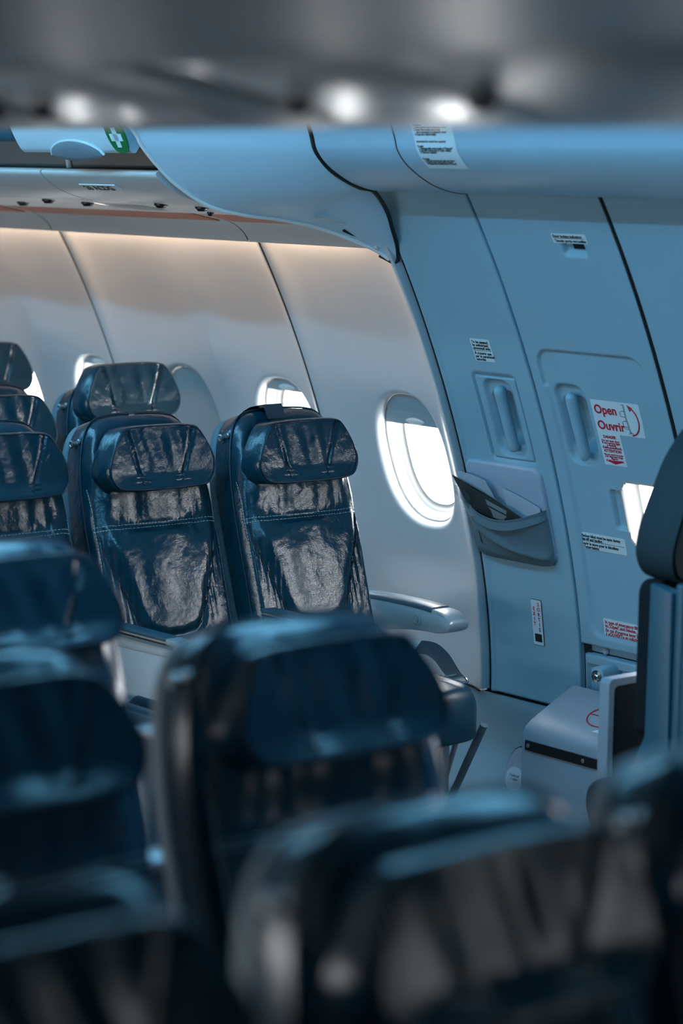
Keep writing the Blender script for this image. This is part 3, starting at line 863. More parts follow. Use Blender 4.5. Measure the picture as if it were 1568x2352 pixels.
# ------------------------------------------------------------------ escape hatch plate and slide box
r = empty('access_plate', W(-4.97, .035)); L = r.location
tag(r, 'grey access plate with round white sticker low on the wall by the slide box', 'plate')
mb = MB(); pl = soften([(-5.000, .112), (-4.915, .118), (-4.92, -.052), (-5.030, -.034)], 2)
c0 = Vector((-4.97, .035))
mb.grid([[W(c0.x + (x - c0.x) * (1 - q), c0.y + (z - c0.y) * (1 - q), dp) - L for x, z in pl] for q, dp in ((0, .006), (0, -.001), (.03, -.004), (.98, -.004))], True)
cv_ = mb.build('cover', M['plate'], r, angle=40)
mb = MB(); mb.tube([W(x, z, .002) - L for x, z in pl], .0036, 6, True); mb.build('edging', M['gap'], cv_)
mb = MB(); mb.grid([[W(-4.970 + a * math.cos(t), .020 + a * math.sin(t), -.0055) - L for t in lin(0, 2 * PI, 33)] for a in (.036, .0005)])
mb.build('round_label', M['labelb'], r, smooth=False)
f = WF(-4.970, .02, -.0055); f.translation -= L
text('Cabin air\n1 valve', f, 0, .016, .011, M['shell'], r, .0002, 'CENTER', lift=.0008)

r = empty('slide_box', (-4.49, 4.66, FLOOR)); L = r.location
tag(r, 'grey door slide box with rounded lid standing against the exit door', 'box')
prof_b = [(4.55, -.10), (4.55, .215), (4.552, .238), (4.562, .256), (4.582, .270), (4.62, .289), (4.68, .318), (4.735, .342), (4.745, .344), (4.745, -.10)]
mb = MB(); rows = []
for x, ins in ((-4.735, .012), (-4.733, .006), (-4.728, .002), (-4.72, 0), (-4.50, 0), (-4.26, 0), (-4.252, .002), (-4.245, .012)):
    rows.append([Vector((x, 4.64 + (y - 4.64) * (1 - ins * 6) if y < 4.64 else y, z - ins * (1 if z > 0 else 0))) - L for y, z in prof_b])
mb.grid(rows, True); mb.cap(rows[0][::-1]); mb.cap(rows[-1])
mb.build('case', M['box'], r, angle=32)
mb = MB(); mb.box((-4.712, 4.544, .190), (-4.400, 4.5505, .217)); mb.v = [p - L for p in mb.v]
st = mb.build('bumper_strip', M['black'], r, smooth=False)
for x in (-4.699, -4.486):
    mb = MB(); mb.lathe([(.006, 0), (.006, .002), (.003, .003), (0, .003)], Vector((x, 4.544, .204)) - L, (0, -1, 0), 12)
    mb.build('screw', M['metal'], st)
mb = MB(); mb.box((-4.741, 4.575, .17), (-4.733, 4.60, .21)); mb.v = [p - L for p in mb.v]; mb.build('hinge', M['black'], r, smooth=False)
def lid(x, y): return interp(y, [4.55, 4.582, 4.62, 4.68, 4.735], [.22, .270, .289, .318, .342])
mb = MB()
loop = [(-4.513 + .055 * math.cos(a), 4.650 + .040 * math.sin(a)) for a in lin(0, 2 * PI, 40)]
mb.tube([Vector((x, y, lid(x, y) + .0012)) - L for x, y in loop[:-1]], .0022, 5, True)
mb.tube([Vector((x, 4.650, lid(x, 4.650) + .0012)) - L for x in lin(-4.567, -4.459, 4)], .0016, 5)
mb.build('no_step_mark', M['red'], r)
mb = MB(); mb.add([Vector((x, y, lid(x, y) + .0012)) - L for x, y in ((-4.505, 4.590), (-4.46, 4.590), (-4.46, 4.622))], [(0, 1, 2)]); mb.build('label_corner', M['label'], r, smooth=False)

# ------------------------------------------------------------------ crew jump seat
r = empty('jump_seat', (-3.82, 4.25, FLOOR)); L = r.location
tag(r, 'crew jump seat with blue shell, leather headrest and folded dark seat pan at right', 'jump seat')
mb = MB()
mb.prism([(-3.800, .835), (-3.803, .473), (-3.90, .27), (-3.955, .10), (-3.97, FLOOR), (-3.715, FLOOR), (-3.715, .415), (-3.728, .41), (-3.731, .822)], 1, 4.050, 4.085)
mb.v = [p - L for p in mb.v]; mb.build('side_panel', M['jump'], r, angle=30, bevel=.006)
mb = MB(); mb.box((-3.722, 4.050, FLOOR), (-3.695, 4.46, .845)); mb.v = [p - L for p in mb.v]; mb.build('back_shell', M['jump'], r, bevel=.008)
mb = MB(); mb.prism([(-3.800, .835), (-3.803, .473), (-3.90, .27), (-3.955, .10), (-3.97, FLOOR), (-3.74, FLOOR), (-3.74, .82)], 1, 4.425, 4.46); mb.v = [p - L for p in mb.v]
mb.build('side_panel', M['jump'], r, angle=30, bevel=.006)
def pillow(mb, outline, dfront, dback, qr=.18, rings=22, disp=None, flatback=True, half=None, axes=None):
    """closed cushion: outline (u, v) with rounded front; depth along the third local axis. axes(u, v, d) -> point"""
    us = [p[0] for p in outline]; vs = [p[1] for p in outline]
    c = Vector(((min(us) + max(us)) / 2, (min(vs) + max(vs)) / 2))
    rows = []
    rows.append([axes(c.x + (u - c.x) * .02, c.y + (v - c.y) * .02, dback) for u, v in outline])
    rows.append([axes(c.x + (u - c.x) * .96, c.y + (v - c.y) * .96, dback) for u, v in outline])
    for a in lin(0, PI / 2, 4)[1:]:
        k = .96 + .04 * math.sin(a)
        rows.append([axes(c.x + (u - c.x) * k, c.y + (v - c.y) * k, dback + .010 * (1 - math.cos(a))) for u, v in outline])
    qs = [0] + [qr * (1 - math.cos(a)) for a in lin(0, PI / 2, 9)][1:] + lin(qr, .985, rings)[1:]
    edge_d = dback + (dfront - dback) * .55
    for q in qs:
        row = []
        e = math.sqrt(max(0, 1 - (1 - min(q / qr, 1)) ** 2))
        for u, v in outline:
            uu, vv = c.x + (u - c.x) * (1 - q), c.y + (v - c.y) * (1 - q)
            d = edge_d + (dfront - edge_d) * e
            if disp: d += disp(uu, vv) * min(1, q / max(qr, 1e-6))
            row.append(axes(uu, vv, d))
        rows.append(row)
    mb.grid(rows, True); mb.cap(rows[0][::-1]); mb.cap(rows[-1])
mb = MB(); pillow(mb, [(4.265 + a, .65 + b) for a, b in rrect(.205, .188, .03, 6)], -3.852, -3.80, .06, 8, None, axes=lambda u, v, d: Vector((d, u, v)) - L)
mb.build('back_cushion', M['dark'], r, angle=60)
hl = soften([(4.085, .845), (4.068, .90), (4.105, 1.00), (4.160, 1.11), (4.235, 1.195), (4.30, 1.215), (4.42, 1.215), (4.49, 1.18), (4.56, 1.08), (4.63, .90), (4.61, .845), (4.30, .828), (4.12, .832)], 2)
mb = MB(); pillow(mb, hl, -3.90, -3.765, .16, 14, lambda u, v: .006 * noise.noise(Vector((u * 9, v * 14, 2))), axes=lambda u, v, d: Vector((d, u, v)) - L)
hd = mb.build('headrest', M['jleath'], r, angle=70)
hcx, hcz = 4.345, 1.02
mb = MB(); ring = lambda k, x: [Vector((x, hcx + (a - hcx) * k, hcz + (b - hcz) * k)) - L for a, b in hl]
mb.grid([ring(.97, -3.775), ring(.985, -3.765), ring(.97, -3.752), ring(.9, -3.748)], True); mb.cap(ring(.9, -3.748)); mb.cap(ring(.97, -3.775))
mb.build('headrest_back', M['dark'], hd, angle=50)
mb = MB()
fo = rrect(.20, .150, .014, 4); fi = rrect(.182, .132, .012, 4)
ring = lambda pts, x: [Vector((x, 4.332 + a, .412 + b)) - L for a, b in pts]
mb.grid([ring(fo, -4.03), ring(fo, -3.998), ring(fi, -3.998), ring(fi, -4.01)], True); mb.cap(ring(fo, -4.03))
pn = mb.build('seat_pan', M['box'], r, angle=40)
mb = MB(); pillow(mb, [(4.332 + a, .412 + b) for a, b in fi], -4.000, -4.012, .1, 8, None, axes=lambda u, v, d: Vector((d, u, v)) - L)
mb.build('pan_cushion', M['dark'], pn, angle=60)
mb = MB(); pillow(mb, soften([(-4.02, .315), (-3.955, .335), (-3.93, .28), (-3.945, .21), (-4.00, .19), (-4.03, .25)], 2), 4.085, 4.135, .2, 5, None, axes=lambda u, v, d: Vector((u, d, v)) - L)
mb.build('harness', M['dark'], r, angle=60)

# ------------------------------------------------------------------ airline seats
ALPHA = math.radians(17)
CR = .60                         # height of the crease between back and cushion above the floor
def BF(d, y, s):
    """back frame: d forward of the back surface, y across, s up the reclined back"""
    return Vector((d * math.cos(ALPHA) - s * math.sin(ALPHA), y, CR + d * math.sin(ALPHA) + s * math.cos(ALPHA)))
HWB = .204
back_outline = soften([(-.200, -.14), (-.204, .20), (-.204, .42), (-.182, .560), (-.142, .630), (-.085, .644), (0, .646), (.085, .644), (.142, .630), (.182, .560), (.204, .42), (.204, .20), (.200, -.14)], 2)
def wr(y, s, f=1., seed=0): return noise.noise(Vector((y * 11 * f + seed, s * 11 * f, seed * 1.7)))
def seamline(s):     # half width of the tapering lower panel
    return interp(s, [0., .03, .12, .26, .335], [.080, .092, .122, .176, .192])
def back_disp(y, s):
    d = 0.
    w = seamline(s)
    ins = smooth((w - abs(y)) / .03)
    if s < .335:
        d += .010 * ins * smooth((s + .01) / .06) * smooth((.335 - s) / .03) + .014 * ins * s / .33 * smooth((.335 - s) / .02)
        d -= .006 * math.exp(-((abs(y) - w) / .006) ** 2)
        d -= .012 * math.exp(-((s - (.035 + .9 * max(0, abs(y) - .03) ** 2 * 4)) / .012) ** 2) * smooth((w - abs(y)) / .02)
        d += .0035 * wr(y, s * .8, 1.6, 3) * ins + .004 * wr(y, s, .7, 5) * ins
    else:
        d += .006 * wr(y * 1.5, s * .6, 1.5, 9) * smooth((s - .335) / .03) + .016 * smooth((s - .345) / .09) * smooth((.19 - abs(y)) / .05) * smooth((.56 - s) / .08)
    for s0 in (.330, .341): d -= .0015 * math.exp(-((s - s0) / .0025) ** 2)
    d -= .004 * math.exp(-((s - .3355) / .008) ** 2)
    return d
mbb = MB(); pillow(mbb, back_outline, 0., -.110, .10, 70, back_disp, axes=lambda u, v, d: BF(d, u, v))
seat0 = empty('airline_seat', (0, 0, FLOOR))
backrest = mbb.build('backrest', M['leather'], seat0, angle=70)
bvh = BVHTree.FromPolygons([tuple(v.co) for v in backrest.data.vertices], [tuple(p.vertices) for p in backrest.data.polygons])
def onback(y, s, lift=0.):
    o = BF(.3, y, s); dr = -Vector((math.cos(ALPHA), 0, math.sin(ALPHA)))
    h = bvh.ray_cast(o, dr)
    return (h[0] if h[0] is not None else BF(0, y, s)) - dr * lift
mb = MB()
for sg in (-1, 1):
    mb.tube([onback(sg * seamline(s), s, .0005) for s in lin(.015, .325, 36)], .0026, 6)
bl = [p for p in back_outline if p[1] > -.05]
bl.sort(key=lambda p: math.atan2(p[0], -(p[1] - .2)))
edge_path = [BF(-.034, u * 1.004, v + .001) for u, v in bl]
mb.tube(edge_path, .0030, 6)
mb.build('piping', M['pipe'], backrest)
mb = MB()
def dashes(path, r=.0011):
    P = [Vector(p) for p in path]; acc = 0; seg = [P[0]]; on = True
    for a, b in zip(P, P[1:]):
        seg.append(b); acc += (b - a).length
        if acc > (.0046 if on else .0022):
            if on: mb.tube(seg, r, 4)
            seg = [b]; acc = 0; on = not on
dashes([onback(y, .330, .0006) for y in lin(-.196, .196, 190)]); dashes([onback(y, .341, .0006) for y in lin(-.196, .196, 190)])
for sg in (-1, 1):
    dashes([onback(sg * .1935, s, .0006) for s in lin(.0, .45, 200)])
mb.build('stitching', M['thread'], backrest, smooth=False)
mb = MB(); pillow(mb, [(u * .97, v) for u, v in back_outline], -.112, -.15, .1, 6, None, axes=lambda u, v, d: BF(d, u, v))
mb.v = [p for p in mb.v]
mb.build('back_shell', M['shell'], seat0, angle=60)
# headrest
def hr_outline():
    pts = [(-.138, .000), (-.168, .012), (-.185, .050), (-.172, .098), (-.138, .156), (-.118, .172), (-.06, .176), (.06, .176), (.118, .172), (.138, .156), (.172, .098), (.185, .050), (.168, .012), (.138, .000), (.0, -.003)]
    return soften(pts, 2)
def hr_seam(v): return interp(v, [0, .176], [.058, .112])
AH = math.radians(7)
def make_hr(seed, pleat):
    def disp(u, v):
        d = -.012 * (1 - (u / .2) ** 2) * smooth(v / .05)                # dished so that both wings come forward
        t = (u + .0) / hr_seam(v)
        mid = smooth((1 - abs(t)) / .2)
        k = smooth(1 - abs(v - .08) / .15)
        d += pleat * (.0105 * math.sin(u * 95 + 1.3 * math.sin(v * 18 + seed) + seed) * (.55 + .45 * noise.noise(Vector((u * 12, v * 5, seed))))) * mid * (.35 + .65 * smooth(v / .19))
        d += pleat * .0045 * wr(u, v * .4, 1.6, seed) + .003 * wr(u, v, .8, seed + 4)
        d -= .0065 * math.exp(-((abs(u) - hr_seam(v)) / .0045) ** 2)
        return d
    mb = MB(); pillow(mb, hr_outline(), .066, -.016, .075, 56, disp, axes=lambda u, v, d: Vector((d, u, v)))
    ca, sa = math.cos(AH), math.sin(AH)
    Rm = Matrix(((ca, 0, -sa), (0, 1, 0), (sa, 0, ca))).to_4x4()
    mb.xf(Rm)
    return mb
def finish_hr(mb, parent):
    h = mb.build('headrest', M['leather'], parent, angle=75)
    h.location = BF(0, 0, .428)
    return h
hr_mb = make_hr(1., 1.)
headrest = finish_hr(hr_mb, seat0)
bv2 = BVHTree.FromPolygons([tuple(v.co) for v in headrest.data.vertices], [tuple(p.vertices) for p in headrest.data.polygons])
def HF(d, u, v): return Vector((d * math.cos(AH) - v * math.sin(AH), u, d * math.sin(AH) + v * math.cos(AH)))
def onhr(u, v, lift=.0005):
    dr = -Vector((math.cos(AH), 0, math.sin(AH))); h = bv2.ray_cast(HF(.3, u, v), dr)
    return (h[0] if h[0] is not None else HF(.05, u, v)) - dr * lift
mb = MB()
for sg in (-1, 1): mb.tube([onhr(sg * hr_seam(v), v) for v in lin(.016, .163, 24)], .0016, 6)
ho = hr_outline(); hc = Vector((0, .0935))
mb.tube([onhr(hc.x + (u - hc.x) * .93, hc.y + (v - hc.y) * .93) for u, v in ho], .0018, 6, True)
mb.build('piping', M['pipe'], headrest)
hr_var = make_hr(4.3, .45).build('headrest', M['leather'], None, angle=75).data
tmp = [o for o in COL.objects if o.data == hr_var][0]; bpy.data.objects.remove(tmp)
for y in (-.06, .06):
    mb = MB(); mb.tube([BF(-.02, y, .35), BF(-.015, y, .54)], .008, 8)
    mb.build('headrest_post', M['metal'], seat0)
# coat hook on the aisle-far side
mb = MB()
ax = (0, -1, 0)
mb.lathe([(.0075, 0), (.0065, .010), (.0100, .011), (.0104, .015), (.008, .0165), (.006, .016), (.005, .014), (0, .014)], BF(-.070, -.170, .578), ax, 20)
mb.lathe([(.0080, 0), (.0080, .006), (.006, .008), (0, .008)], BF(-.046, -.171, .579), ax, 16)
mb.build('coat_hook', M['metal'], seat0, angle=40)
# cushion
def cush_disp(x, y): return .004 * wr(x, y, 1., 6) - .006 * math.exp(-((abs(y) - .15) / .008) ** 2)
mb = MB()
co = soften([(-.05, -.205), (.30, -.209), (.41, -.205), (.452, -.16), (.46, 0), (.452, .16), (.41, .205), (.30, .209), (-.05, .205)], 2)
pillow(mb, co, .515, .375, .13, 26, cush_disp, axes=lambda x, y, d: Vector((x, y, d - .010 * smooth((x - .30) / .16) - .0 * x)))
mb.build('seat_cushion', M['leath2'], seat0, angle=70)
mb = MB(); mb.box((-.10, -.19, .335), (.36, .19, .374)); mb.build('seat_frame', M['metal'], seat0, bevel=.006)
def leg_mesh(y):
    mb = MB()
    mb.tube([(.34, y, .36), (.30, y, .20), (.235, y, .012)], [.012, .012, .014], 10)
    mb.tube([(.10, y, .36), (.20, y, .14), (.228, y, .02)], .008, 8)
    mb.tube([(-.06, y, .36), (-.06, y, .012)], .012, 10)
    mb.box((-.10, y - .02, 0), (.28, y + .02, .014))
    return mb
legs = [leg_mesh(y).build('leg', M['metal'], seat0) for y in (-.14, .14)]
def copy_tree(o, parent=None):
    c = o.copy(); COL.objects.link(c); c.parent = parent
    for ch in o.children: copy_tree(ch, c)
    return c
def place(root, x, y, label, group, sy=1., hr=0., hrmesh=None, lean=0.):
    r = copy_tree(root) if root.get('used') else root
    root['used'] = 1
    r.location = (x, y, FLOOR); r.scale = (1, sy, 1); r.rotation_euler = (0, 0, lean)
    tag(r, label, 'seat', group)
    for ch in r.children:
        if ch.name.startswith('headrest') and 'post' not in ch.name:
            ch.location = BF(0, 0, .428 + hr)
            if hrmesh: ch.data = hrmesh
        if ch.name.startswith('headrest_post') and hr: ch.location = BF(0, 0, hr) - BF(0, 0, 0)
    return r
GW, GC = 'blue leather seats in the block along the windows', 'blurred blue leather seats in the near centre block'
seat_w1 = place(seat0, -5.084, 4.122, 'blue leather window seat beside the round-cornered cabin window and curved armrest', GW, hrmesh=hr_var)
seat_w2 = place(seat0, -5.165, 3.690, 'blue leather middle seat between two flat grey armrests, headrest in deep pleats', GW)
seat_l = place(seat0, -5.185, 3.235, 'blue leather seat cut by left edge, next to the middle seat in its row', GW)
seat_b1 = place(seat0, -6.018, 4.200, 'blue leather window seat with raised headrest behind the middle seat', GW, hr=.087)
seat_b2 = place(seat0, -6.070, 3.765, 'dark leather seat back at left edge behind the cut off seat', GW)
seat_c1 = place(seat0, -6.945, 4.245, 'farthest blue leather seat, raised headrest by the leftmost window', GW, hr=.087)
CS = 1.10
seat_m = place(seat0, -2.514, 2.156, 'large blurred blue leather seat in the middle of view before the window row', GC, CS, hrmesh=hr_var)
seat_n = place(seat0, -2.530, 1.628, 'blurred blue leather seat at left edge, beside the large middle one', GC, CS, hrmesh=hr_var)
seat_r = place(seat0, -3.445, 2.212, 'blue leather seat behind the left one, in front of the white armrest panel', GC, CS, hrmesh=hr_var)
seat_p = place(seat0, -1.576, 1.605, 'nearest blue leather seat at bottom with white sheen on its pleated headrest', GC, CS)
seat_q = place(seat0, -1.575, 1.085, 'dark blurred seat in the bottom left corner', GC, CS, hrmesh=hr_var)
seat_s = place(seat0, -1.580, 2.100, 'dark blurred seat in the bottom right corner in front of the jump seat', GC, CS, hrmesh=hr_var)
del seat0['used']
for q, dz in ((seat_m, .016), (seat_n, .016), (seat_r, .002), (seat_p, .026), (seat_q, .026), (seat_s, .026)): q.location.z += dz

for q, dg in ((seat_p, -6), (seat_m, -9), (seat_n, -9), (seat_r, -9), (seat_q, -9), (seat_s, -9)):
    for ch in q.children:
        if ch.name.startswith('headrest') and 'post' not in ch.name: ch.rotation_euler = (0, math.radians(dg), 0)
near = {}
for q in (seat_m, seat_n, seat_r, seat_p, seat_q, seat_s):
    for ch in q.children:
        if ch.type == 'MESH' and ch.data.materials[0] == M['leather']:
            if ch.data not in near:
                near[ch.data] = ch.data.copy(); near[ch.data].materials[0] = M['leath3']
            ch.data = near[ch.data]
# headrest strap on the window seat
mb = MB()
rows = [[BF(d, y + .006 * (i % 2), s) for y in (-.032, -.015, .015, .032)] for i, (d, s) in enumerate(((-.09, .62), (-.085, .650), (-.04, .654), (.012, .650), (.03, .606)))]
mb.grid(rows); mb.v = [p + Vector((0, -.055, 0)) for p in mb.v]
mb.build('headrest_strap', M['leath2'], seat_w1, angle=60)

# armrests of the window row
def local(mb, root):
    mb.v = [p - Vector(root.location) for p in mb.v]; return mb
def curved_arm(root):
    mb = MB()
    top = [(-5.36, .545), (-5.28, .553), (-5.20, .557), (-5.10, .558), (-5.02, .557), (-4.955, .552), (-4.920, .542), (-4.905, .525), (-4.908, .508), (-4.925, .496), (-4.96, .488), (-5.02, .486), (-5.08, .481), (-5.16, .468), (-5.24, .452), (-5.36, .440)]
    pts = soften(top, 1)
    c = Vector((-5.12, .51))
    rows = []
    for y, k in ((4.432, .90), (4.434, .96), (4.440, .99), (4.448, 1), (4.486, 1), (4.494, .99), (4.498, .96)):
        rows.append([Vector((c.x + (x - c.x) * (1 - (1 - k) * .25), y, c.y + (z - c.y) * k)) for x, z in pts])
    mb.grid(rows, True); mb.cap(rows[0][::-1]); mb.cap(rows[-1])
    a = local(mb, root).build('armrest', M['arm'], root, angle=50)
    mb = MB()
    tp = [(-5.36, .549), (-5.28, .5565), (-5.20, .5605), (-5.10, .5615), (-5.02, .5595), (-4.985, .5570)]
    mb.grid([[Vector((x, y, z + dz)) for x, z in tp] for y, dz in ((4.430, -.012), (4.431, -.004), (4.437, .001), (4.465, .002), (4.493, .001), (4.499, -.004))])
    local(mb, root).build('arm_pad', M['armtop'], a, angle=50)
    mb = MB()
    mb.grid([[Vector((-5.12 + (x + 5.12) * (1.008), y, .51 + (z - .51) * k)) for x, z in pts if x > -4.992] for y, k in ((4.429, .88), (4.431, .97), (4.442, 1.03), (4.465, 1.05), (4.488, 1.03), (4.499, .97))])
    local(mb, root).build('end_cap', M['silver'], a, angle=50)
    mb = MB(); mb.lathe([(.0165, 0), (.0165, .003), (.012, .005), (.0105, .003), (.0085, .003), (.0075, .006), (.004, .007), (0, .007)], (-5.045, 4.4325, .517), (0, -1, 0), 20)
    local(mb, root).build('recline_button', M['silver'], a, angle=40)
curved_arm(seat_w1)
def flat_arm(root, y, x0, x1, zt, paneldepth):
    mb = MB()
    mb.prism([(x0, zt - .055), (x1 - .012, zt - .045), (x1, zt - .032), (x1 + .002, zt - .012), (x1 - .008, zt - .002), (x0, zt - .006)], 1, y - .020, y + .020)
    a = local(mb, root).build('armrest', M['arm'], root, angle=40, bevel=.005)
    mb = MB()
    mb.prism([(x0, zt - .007), (x1 - .085, zt - .004), (x1 - .085, zt + .006), (x0, zt + .004)], 1, y - .024, y + .024)
    local(mb, root).build('arm_pad', M['armtop'], a, bevel=.004)
    mb = MB(); mb.prism([(x0, zt - .014), (x1 - .03, zt - .011), (x1 - .03, zt - .0085), (x0, zt - .011)], 1, y - .0235, y + .0235)
    local(mb, root).build('hinge_gap', M['black'], a, smooth=False)
    mb = MB(); mb.prism([(x0, zt - .024), (x1 - .06, zt - .021), (x1 - .06, zt - .012), (x0, zt - .015)], 1, y - .0225, y + .0225)
    local(mb, root).build('lid', M['shell'], a, smooth=False)
    mb = MB(); mb.prism([(x1 - .088, zt - .012), (x1 - .004, zt - .016), (x1 + .004, zt - .006), (x1 - .006, zt + .003), (x1 - .088, zt + .006)], 1, y - .0245, y + .0245)
    local(mb, root).build('end_cap', M['silver'], a, bevel=.005)
    if paneldepth:
        mb = MB(); mb.prism([(x0, zt - .05), (x1 - .02, zt - .04), (x1 - .06, zt - paneldepth), (x0, zt - paneldepth)], 1, y - .0185, y + .0185)
        p = local(mb, root).build('side_panel', M['arm'], root, bevel=.004)
        mb = MB(); mb.box((x1 - .058, y - .021, zt - .19), (x1 - .034, y - .017, zt - .095))
        local(mb, root).build('latch_plate', M['black'], p, bevel=.001)
        mb = MB(); mb.lathe([(.014, 0), (.014, .005), (.010, .007), (.008, .004), (.006, .008), (0, .008)], (x1 - .03, y - .020, zt - .045), (0, -1, 0), 18)
        local(mb, root).build('recline_button', M['steel'], a, angle=40)
flat_arm(seat_w1, 3.953, -5.28, -4.86, .583, .30)
flat_arm(seat_w2, 3.519, -5.28, -4.86, .575, .42)
# folded-up armrests of the centre block
def up_arm(root, x, y, zt):
    mb = MB(); mb.prism([(x - .035, zt - .36), (x + .03, zt - .36), (x + .026, zt - .012), (x + .015, zt - .004), (x - .022, zt - .004), (x - .03, zt - .012)], 1, y - .021, y + .021)
    mb.v = [Vector(((p.x - root.location.x), (p.y - root.location.y) / root.scale.y, p.z - root.location.z)) for p in mb.v]
    a = mb.build('armrest', M['armtop'], root, bevel=.006)
    mb = MB(); mb.prism([(x - .034, zt - .012), (x + .029, zt - .014), (x + .029, zt - .004), (x + .022, zt), (x - .028, zt + .002), (x - .034, zt - .002)], 1, y - .0235, y + .0235)
    mb.v = [Vector(((p.x - root.location.x), (p.y - root.location.y) / root.scale.y, p.z - root.location.z)) for p in mb.v]
    mb.build('end_cap', M['silver'], a, bevel=.004)
up_arm(seat_r, -3.69, 2.578, .714)
up_arm(seat_n, -2.80, 1.962, .780)

# lap belt on the window seat
def ribbon(path, wd, th=.0016):
    P = spline(path, 8); rows = []
    for i, p in enumerate(P):
        t = (P[min(i + 1, len(P) - 1)] - P[max(i - 1, 0)]).normalized()
        w = wd[0].lerp(wd[1], i / (len(P) - 1)).normalized() * .023
        rows.append([p - w, p + w])
    return rows
rows = ribbon([(-5.16, 4.30, .405), (-5.03, 4.30, .440), (-4.955, 4.325, .462), (-4.905, 4.352, .466), (-4.865, 4.362, .448), (-4.815, 4.352, .420), (-4.785, 4.345, .407)], (Vector((0, .25, 1)), Vector((.25, 1, .0))))
mb = MB(); mb.grid(rows); mb.grid([[p + Vector((0, .002, -.0016)) for p in rr] for rr in rows])
belt = local(mb, seat_w1).build('seat_belt', M['belt'], seat_w1, angle=60)
mb = MB(); mb.grid([[p + Vector((0, -.0012, .0008)) for p in rr] for rr in rows[12:20]]); local(mb, seat_w1).build('belt_tag', M['tag'], belt)
mb = MB()
bk = [(-4.795, 4.318, .409), (-4.775, 4.316, .403), (-4.752, 4.328, .397), (-4.752, 4.362, .397), (-4.775, 4.374, .403), (-4.795, 4.372, .409)]
mb.tube(bk, .0035, 8, True); mb.tube([(-4.778, 4.32, .405), (-4.778, 4.37, .405)], .003, 6)
local(mb, seat_w1).build('buckle', M['steel'], belt)
# seat-base details under the window seat
mb = MB(); mb.box((-4.872, 4.352, FLOOR), (-4.850, 4.390, .27))
local(mb, seat_w1).build('leg', M['metal'], seat_w1, bevel=.003)
mb = MB()
for k in range(3): mb.lathe([(.005, 0), (.005, .003), (0, .003)], (-4.850, 4.357 + k * .013, .222), (1, 0, 0), 10)
local(mb, seat_w1).build('bolts', M['black'], seat_w1)
mb = MB(); mb.tube([(-4.73, 4.405, .275), (-4.87, 4.405, .02), (-4.935, 4.405, FLOOR)], .011, 10)
local(mb, seat_w1).build('strut', M['shell'], seat_w1)
mb = MB(); mb.tube([(-4.82, 4.405, .262), (-4.90, 4.405, .05)], .008, 8)
local(mb, seat_w1).build('strut', M['metal'], seat_w1)
mb = MB(); mb.box((-4.885, 4.20, -.08), (-4.845, 4.341, .196)); local(mb, seat_w1).build('life_vest_box', M['black'], seat_w1, bevel=.012)
mb = MB(); mb.box((-4.845, 4.302, .150), (-4.839, 4.322, .188)); local(mb, seat_w1).build('pull_tab', M['redtag'], seat_w1, bevel=.002)

# ------------------------------------------------------------------ near centre bin overhead
r = empty('overhead_bin', (-2.0, 1.6, 1.85)); L = r.location
tag(r, 'blurred grey underside of the near centre overhead bin across the top', 'overhead bin')
pf = sp2([(.55, 2.29), (.58, 2.06), (.64, 1.985), (.80, 1.965), (1.10, 1.945), (1.40, 1.922), (1.62, 1.902)], 6)
pf2 = sp2([(1.99, 1.834), (2.08, 1.828), (2.20, 1.828), (2.255, 1.846), (2.285, 1.868), (2.29, 1.92), (2.27, 2.10), (2.24, 2.29)], 6)
prof_c = pf + pf2
mb = MB(); rows = [[Vector((x, y, z)) - L for y, z in prof_c] for x in lin(-7.5, 1.6, 3)]
mb.grid(rows); mb.cap(rows[0][::-1]); mb.cap(rows[-1])
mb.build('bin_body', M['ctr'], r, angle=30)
def psu(x0, x1, y0, y1, z0, z1, knobs, mat, tilt=.0):
    mb = MB()
    a = [Vector((x0, y0, z0)), Vector((x1, y0, z0)), Vector((x1, y1, z1 + tilt)), Vector((x0, y1, z1 + tilt))]
    pts = [p - L for p in a]
    mb.add(pts + [p + Vector((0, 0, .03)) for p in pts], [(0, 1, 2, 3), (7, 6, 5, 4), (0, 4, 5, 1), (1, 5, 6, 2), (2, 6, 7, 3), (3, 7, 4, 0)])
    p = mb.build('service_panel', mat, r, bevel=.006)
    for kx, ky, rad in knobs:
        z = z0 + (z1 - z0) * (ky - y0) / (y1 - y0)
        mb = MB(); mb.lathe([(rad * 1.2, .004), (rad * 1.2, -.003), (rad, -.008), (rad * .7, -.014), (0, -.014)], Vector((kx, ky, z)) - L, (0, 0, 1), 14)
        mb.build('reading_light', M['black'], p)
segs = [(-4.35, -3.62, 1, [(-4.20, .025), (-3.75, .02)]), (-3.60, -3.05, 0, [(-3.1, .02)]), (-3.03, -2.62, 1, [(-2.98, .022)]), (-2.60, -2.42, 0, []), (-2.40, -2.02, 1, [(-2.44 + .05, .024), (-2.03 - .02, .024)]), (-2.0, -1.2, 0, [(-1.45, .02)]), (-1.18, -.6, 0, [])]
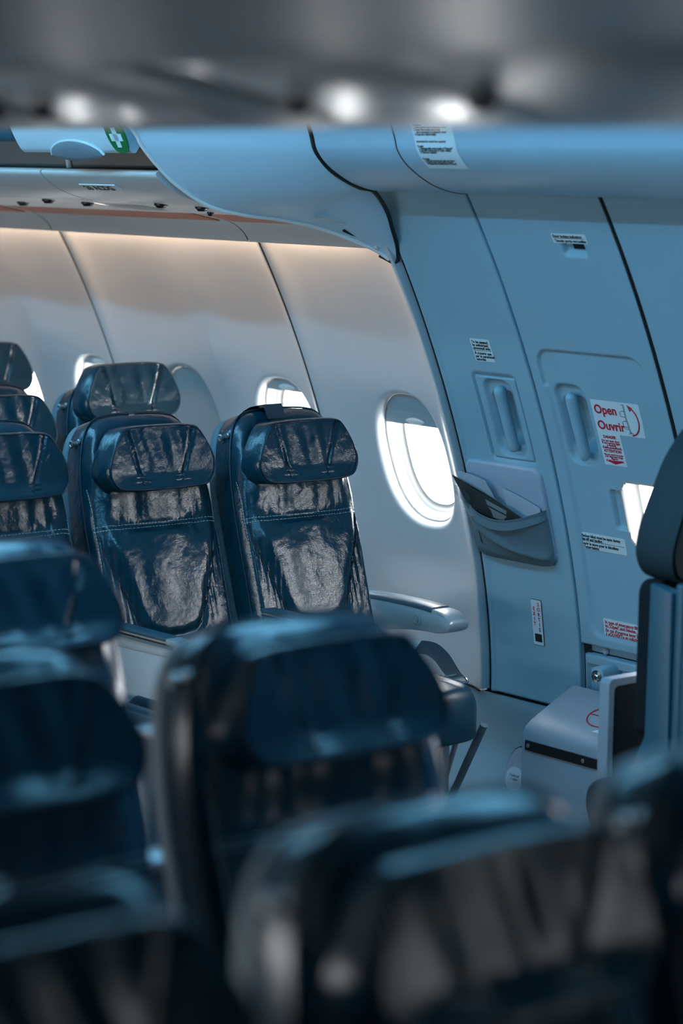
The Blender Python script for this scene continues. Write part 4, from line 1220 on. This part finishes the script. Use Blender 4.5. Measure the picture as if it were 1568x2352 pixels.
for x0, x1, w_, kn in segs:
    psu(x0, x1, 1.64, 1.975, 1.899, 1.832, [(kx, 1.885, kr * .72) for kx, kr in kn], M['ctrpsu'] if w_ else M['ctr'])

# ------------------------------------------------------------------ light, world, camera
wd = bpy.data.worlds.new('World'); sc.world = wd; wd.use_nodes = True
bg = wd.node_tree.nodes['Background']; bg.inputs['Color'].default_value = (.95, .98, 1.0, 1); bg.inputs['Strength'].default_value = 26.0
def portal(x, mir):
    la = bpy.data.lights.new('window_portal', 'AREA'); la.shape = 'RECTANGLE'; la.size = .40; la.size_y = .50
    la.cycles.is_portal = True
    o = bpy.data.objects.new('window_portal', la); COL.objects.link(o)
    y = 3.5 - 4.90 if mir else 4.90
    o.location = (x, y, WZ); o.rotation_euler = (math.radians(-90 if not mir else 90), 0, 0)
for x in WIN: portal(x, False)
for x in fw: portal(x, False)
portal(DW[0], False)
for x in lw: portal(x, True)

th, p_, rl = map(math.radians, (39.43, 8.07, .95))
Fh = Vector((-math.cos(th), math.sin(th), 0)); R0 = Vector((math.sin(th), math.cos(th), 0)); Z0 = Vector((0, 0, 1))
Fd = Fh * math.cos(p_) - Z0 * math.sin(p_); U0 = Fh * math.sin(p_) + Z0 * math.cos(p_)
Rd = R0 * math.cos(rl) + U0 * math.sin(rl); Ud = U0 * math.cos(rl) - R0 * math.sin(rl)
cam = bpy.data.cameras.new('camera'); co_ = bpy.data.objects.new('camera', cam); COL.objects.link(co_)
m4 = Matrix((Rd, Ud, -Fd)).transposed().to_4x4(); m4.translation = (0, 0, 1.77); co_.matrix_world = m4
cam.sensor_width = 36; cam.lens = 85.0; cam.clip_start = .05
cam.dof.use_dof = True; cam.dof.focus_distance = 6.65; cam.dof.aperture_fstop = 2.0
sc.camera = co_
sc.view_settings.view_transform = 'Standard'; sc.view_settings.look = 'None'
sc.view_settings.gamma = 1; sc.view_settings.use_curve_mapping = False
sc.view_settings.exposure = 0.
sc.cycles.max_bounces = 8; sc.cycles.transparent_max_bounces = 12
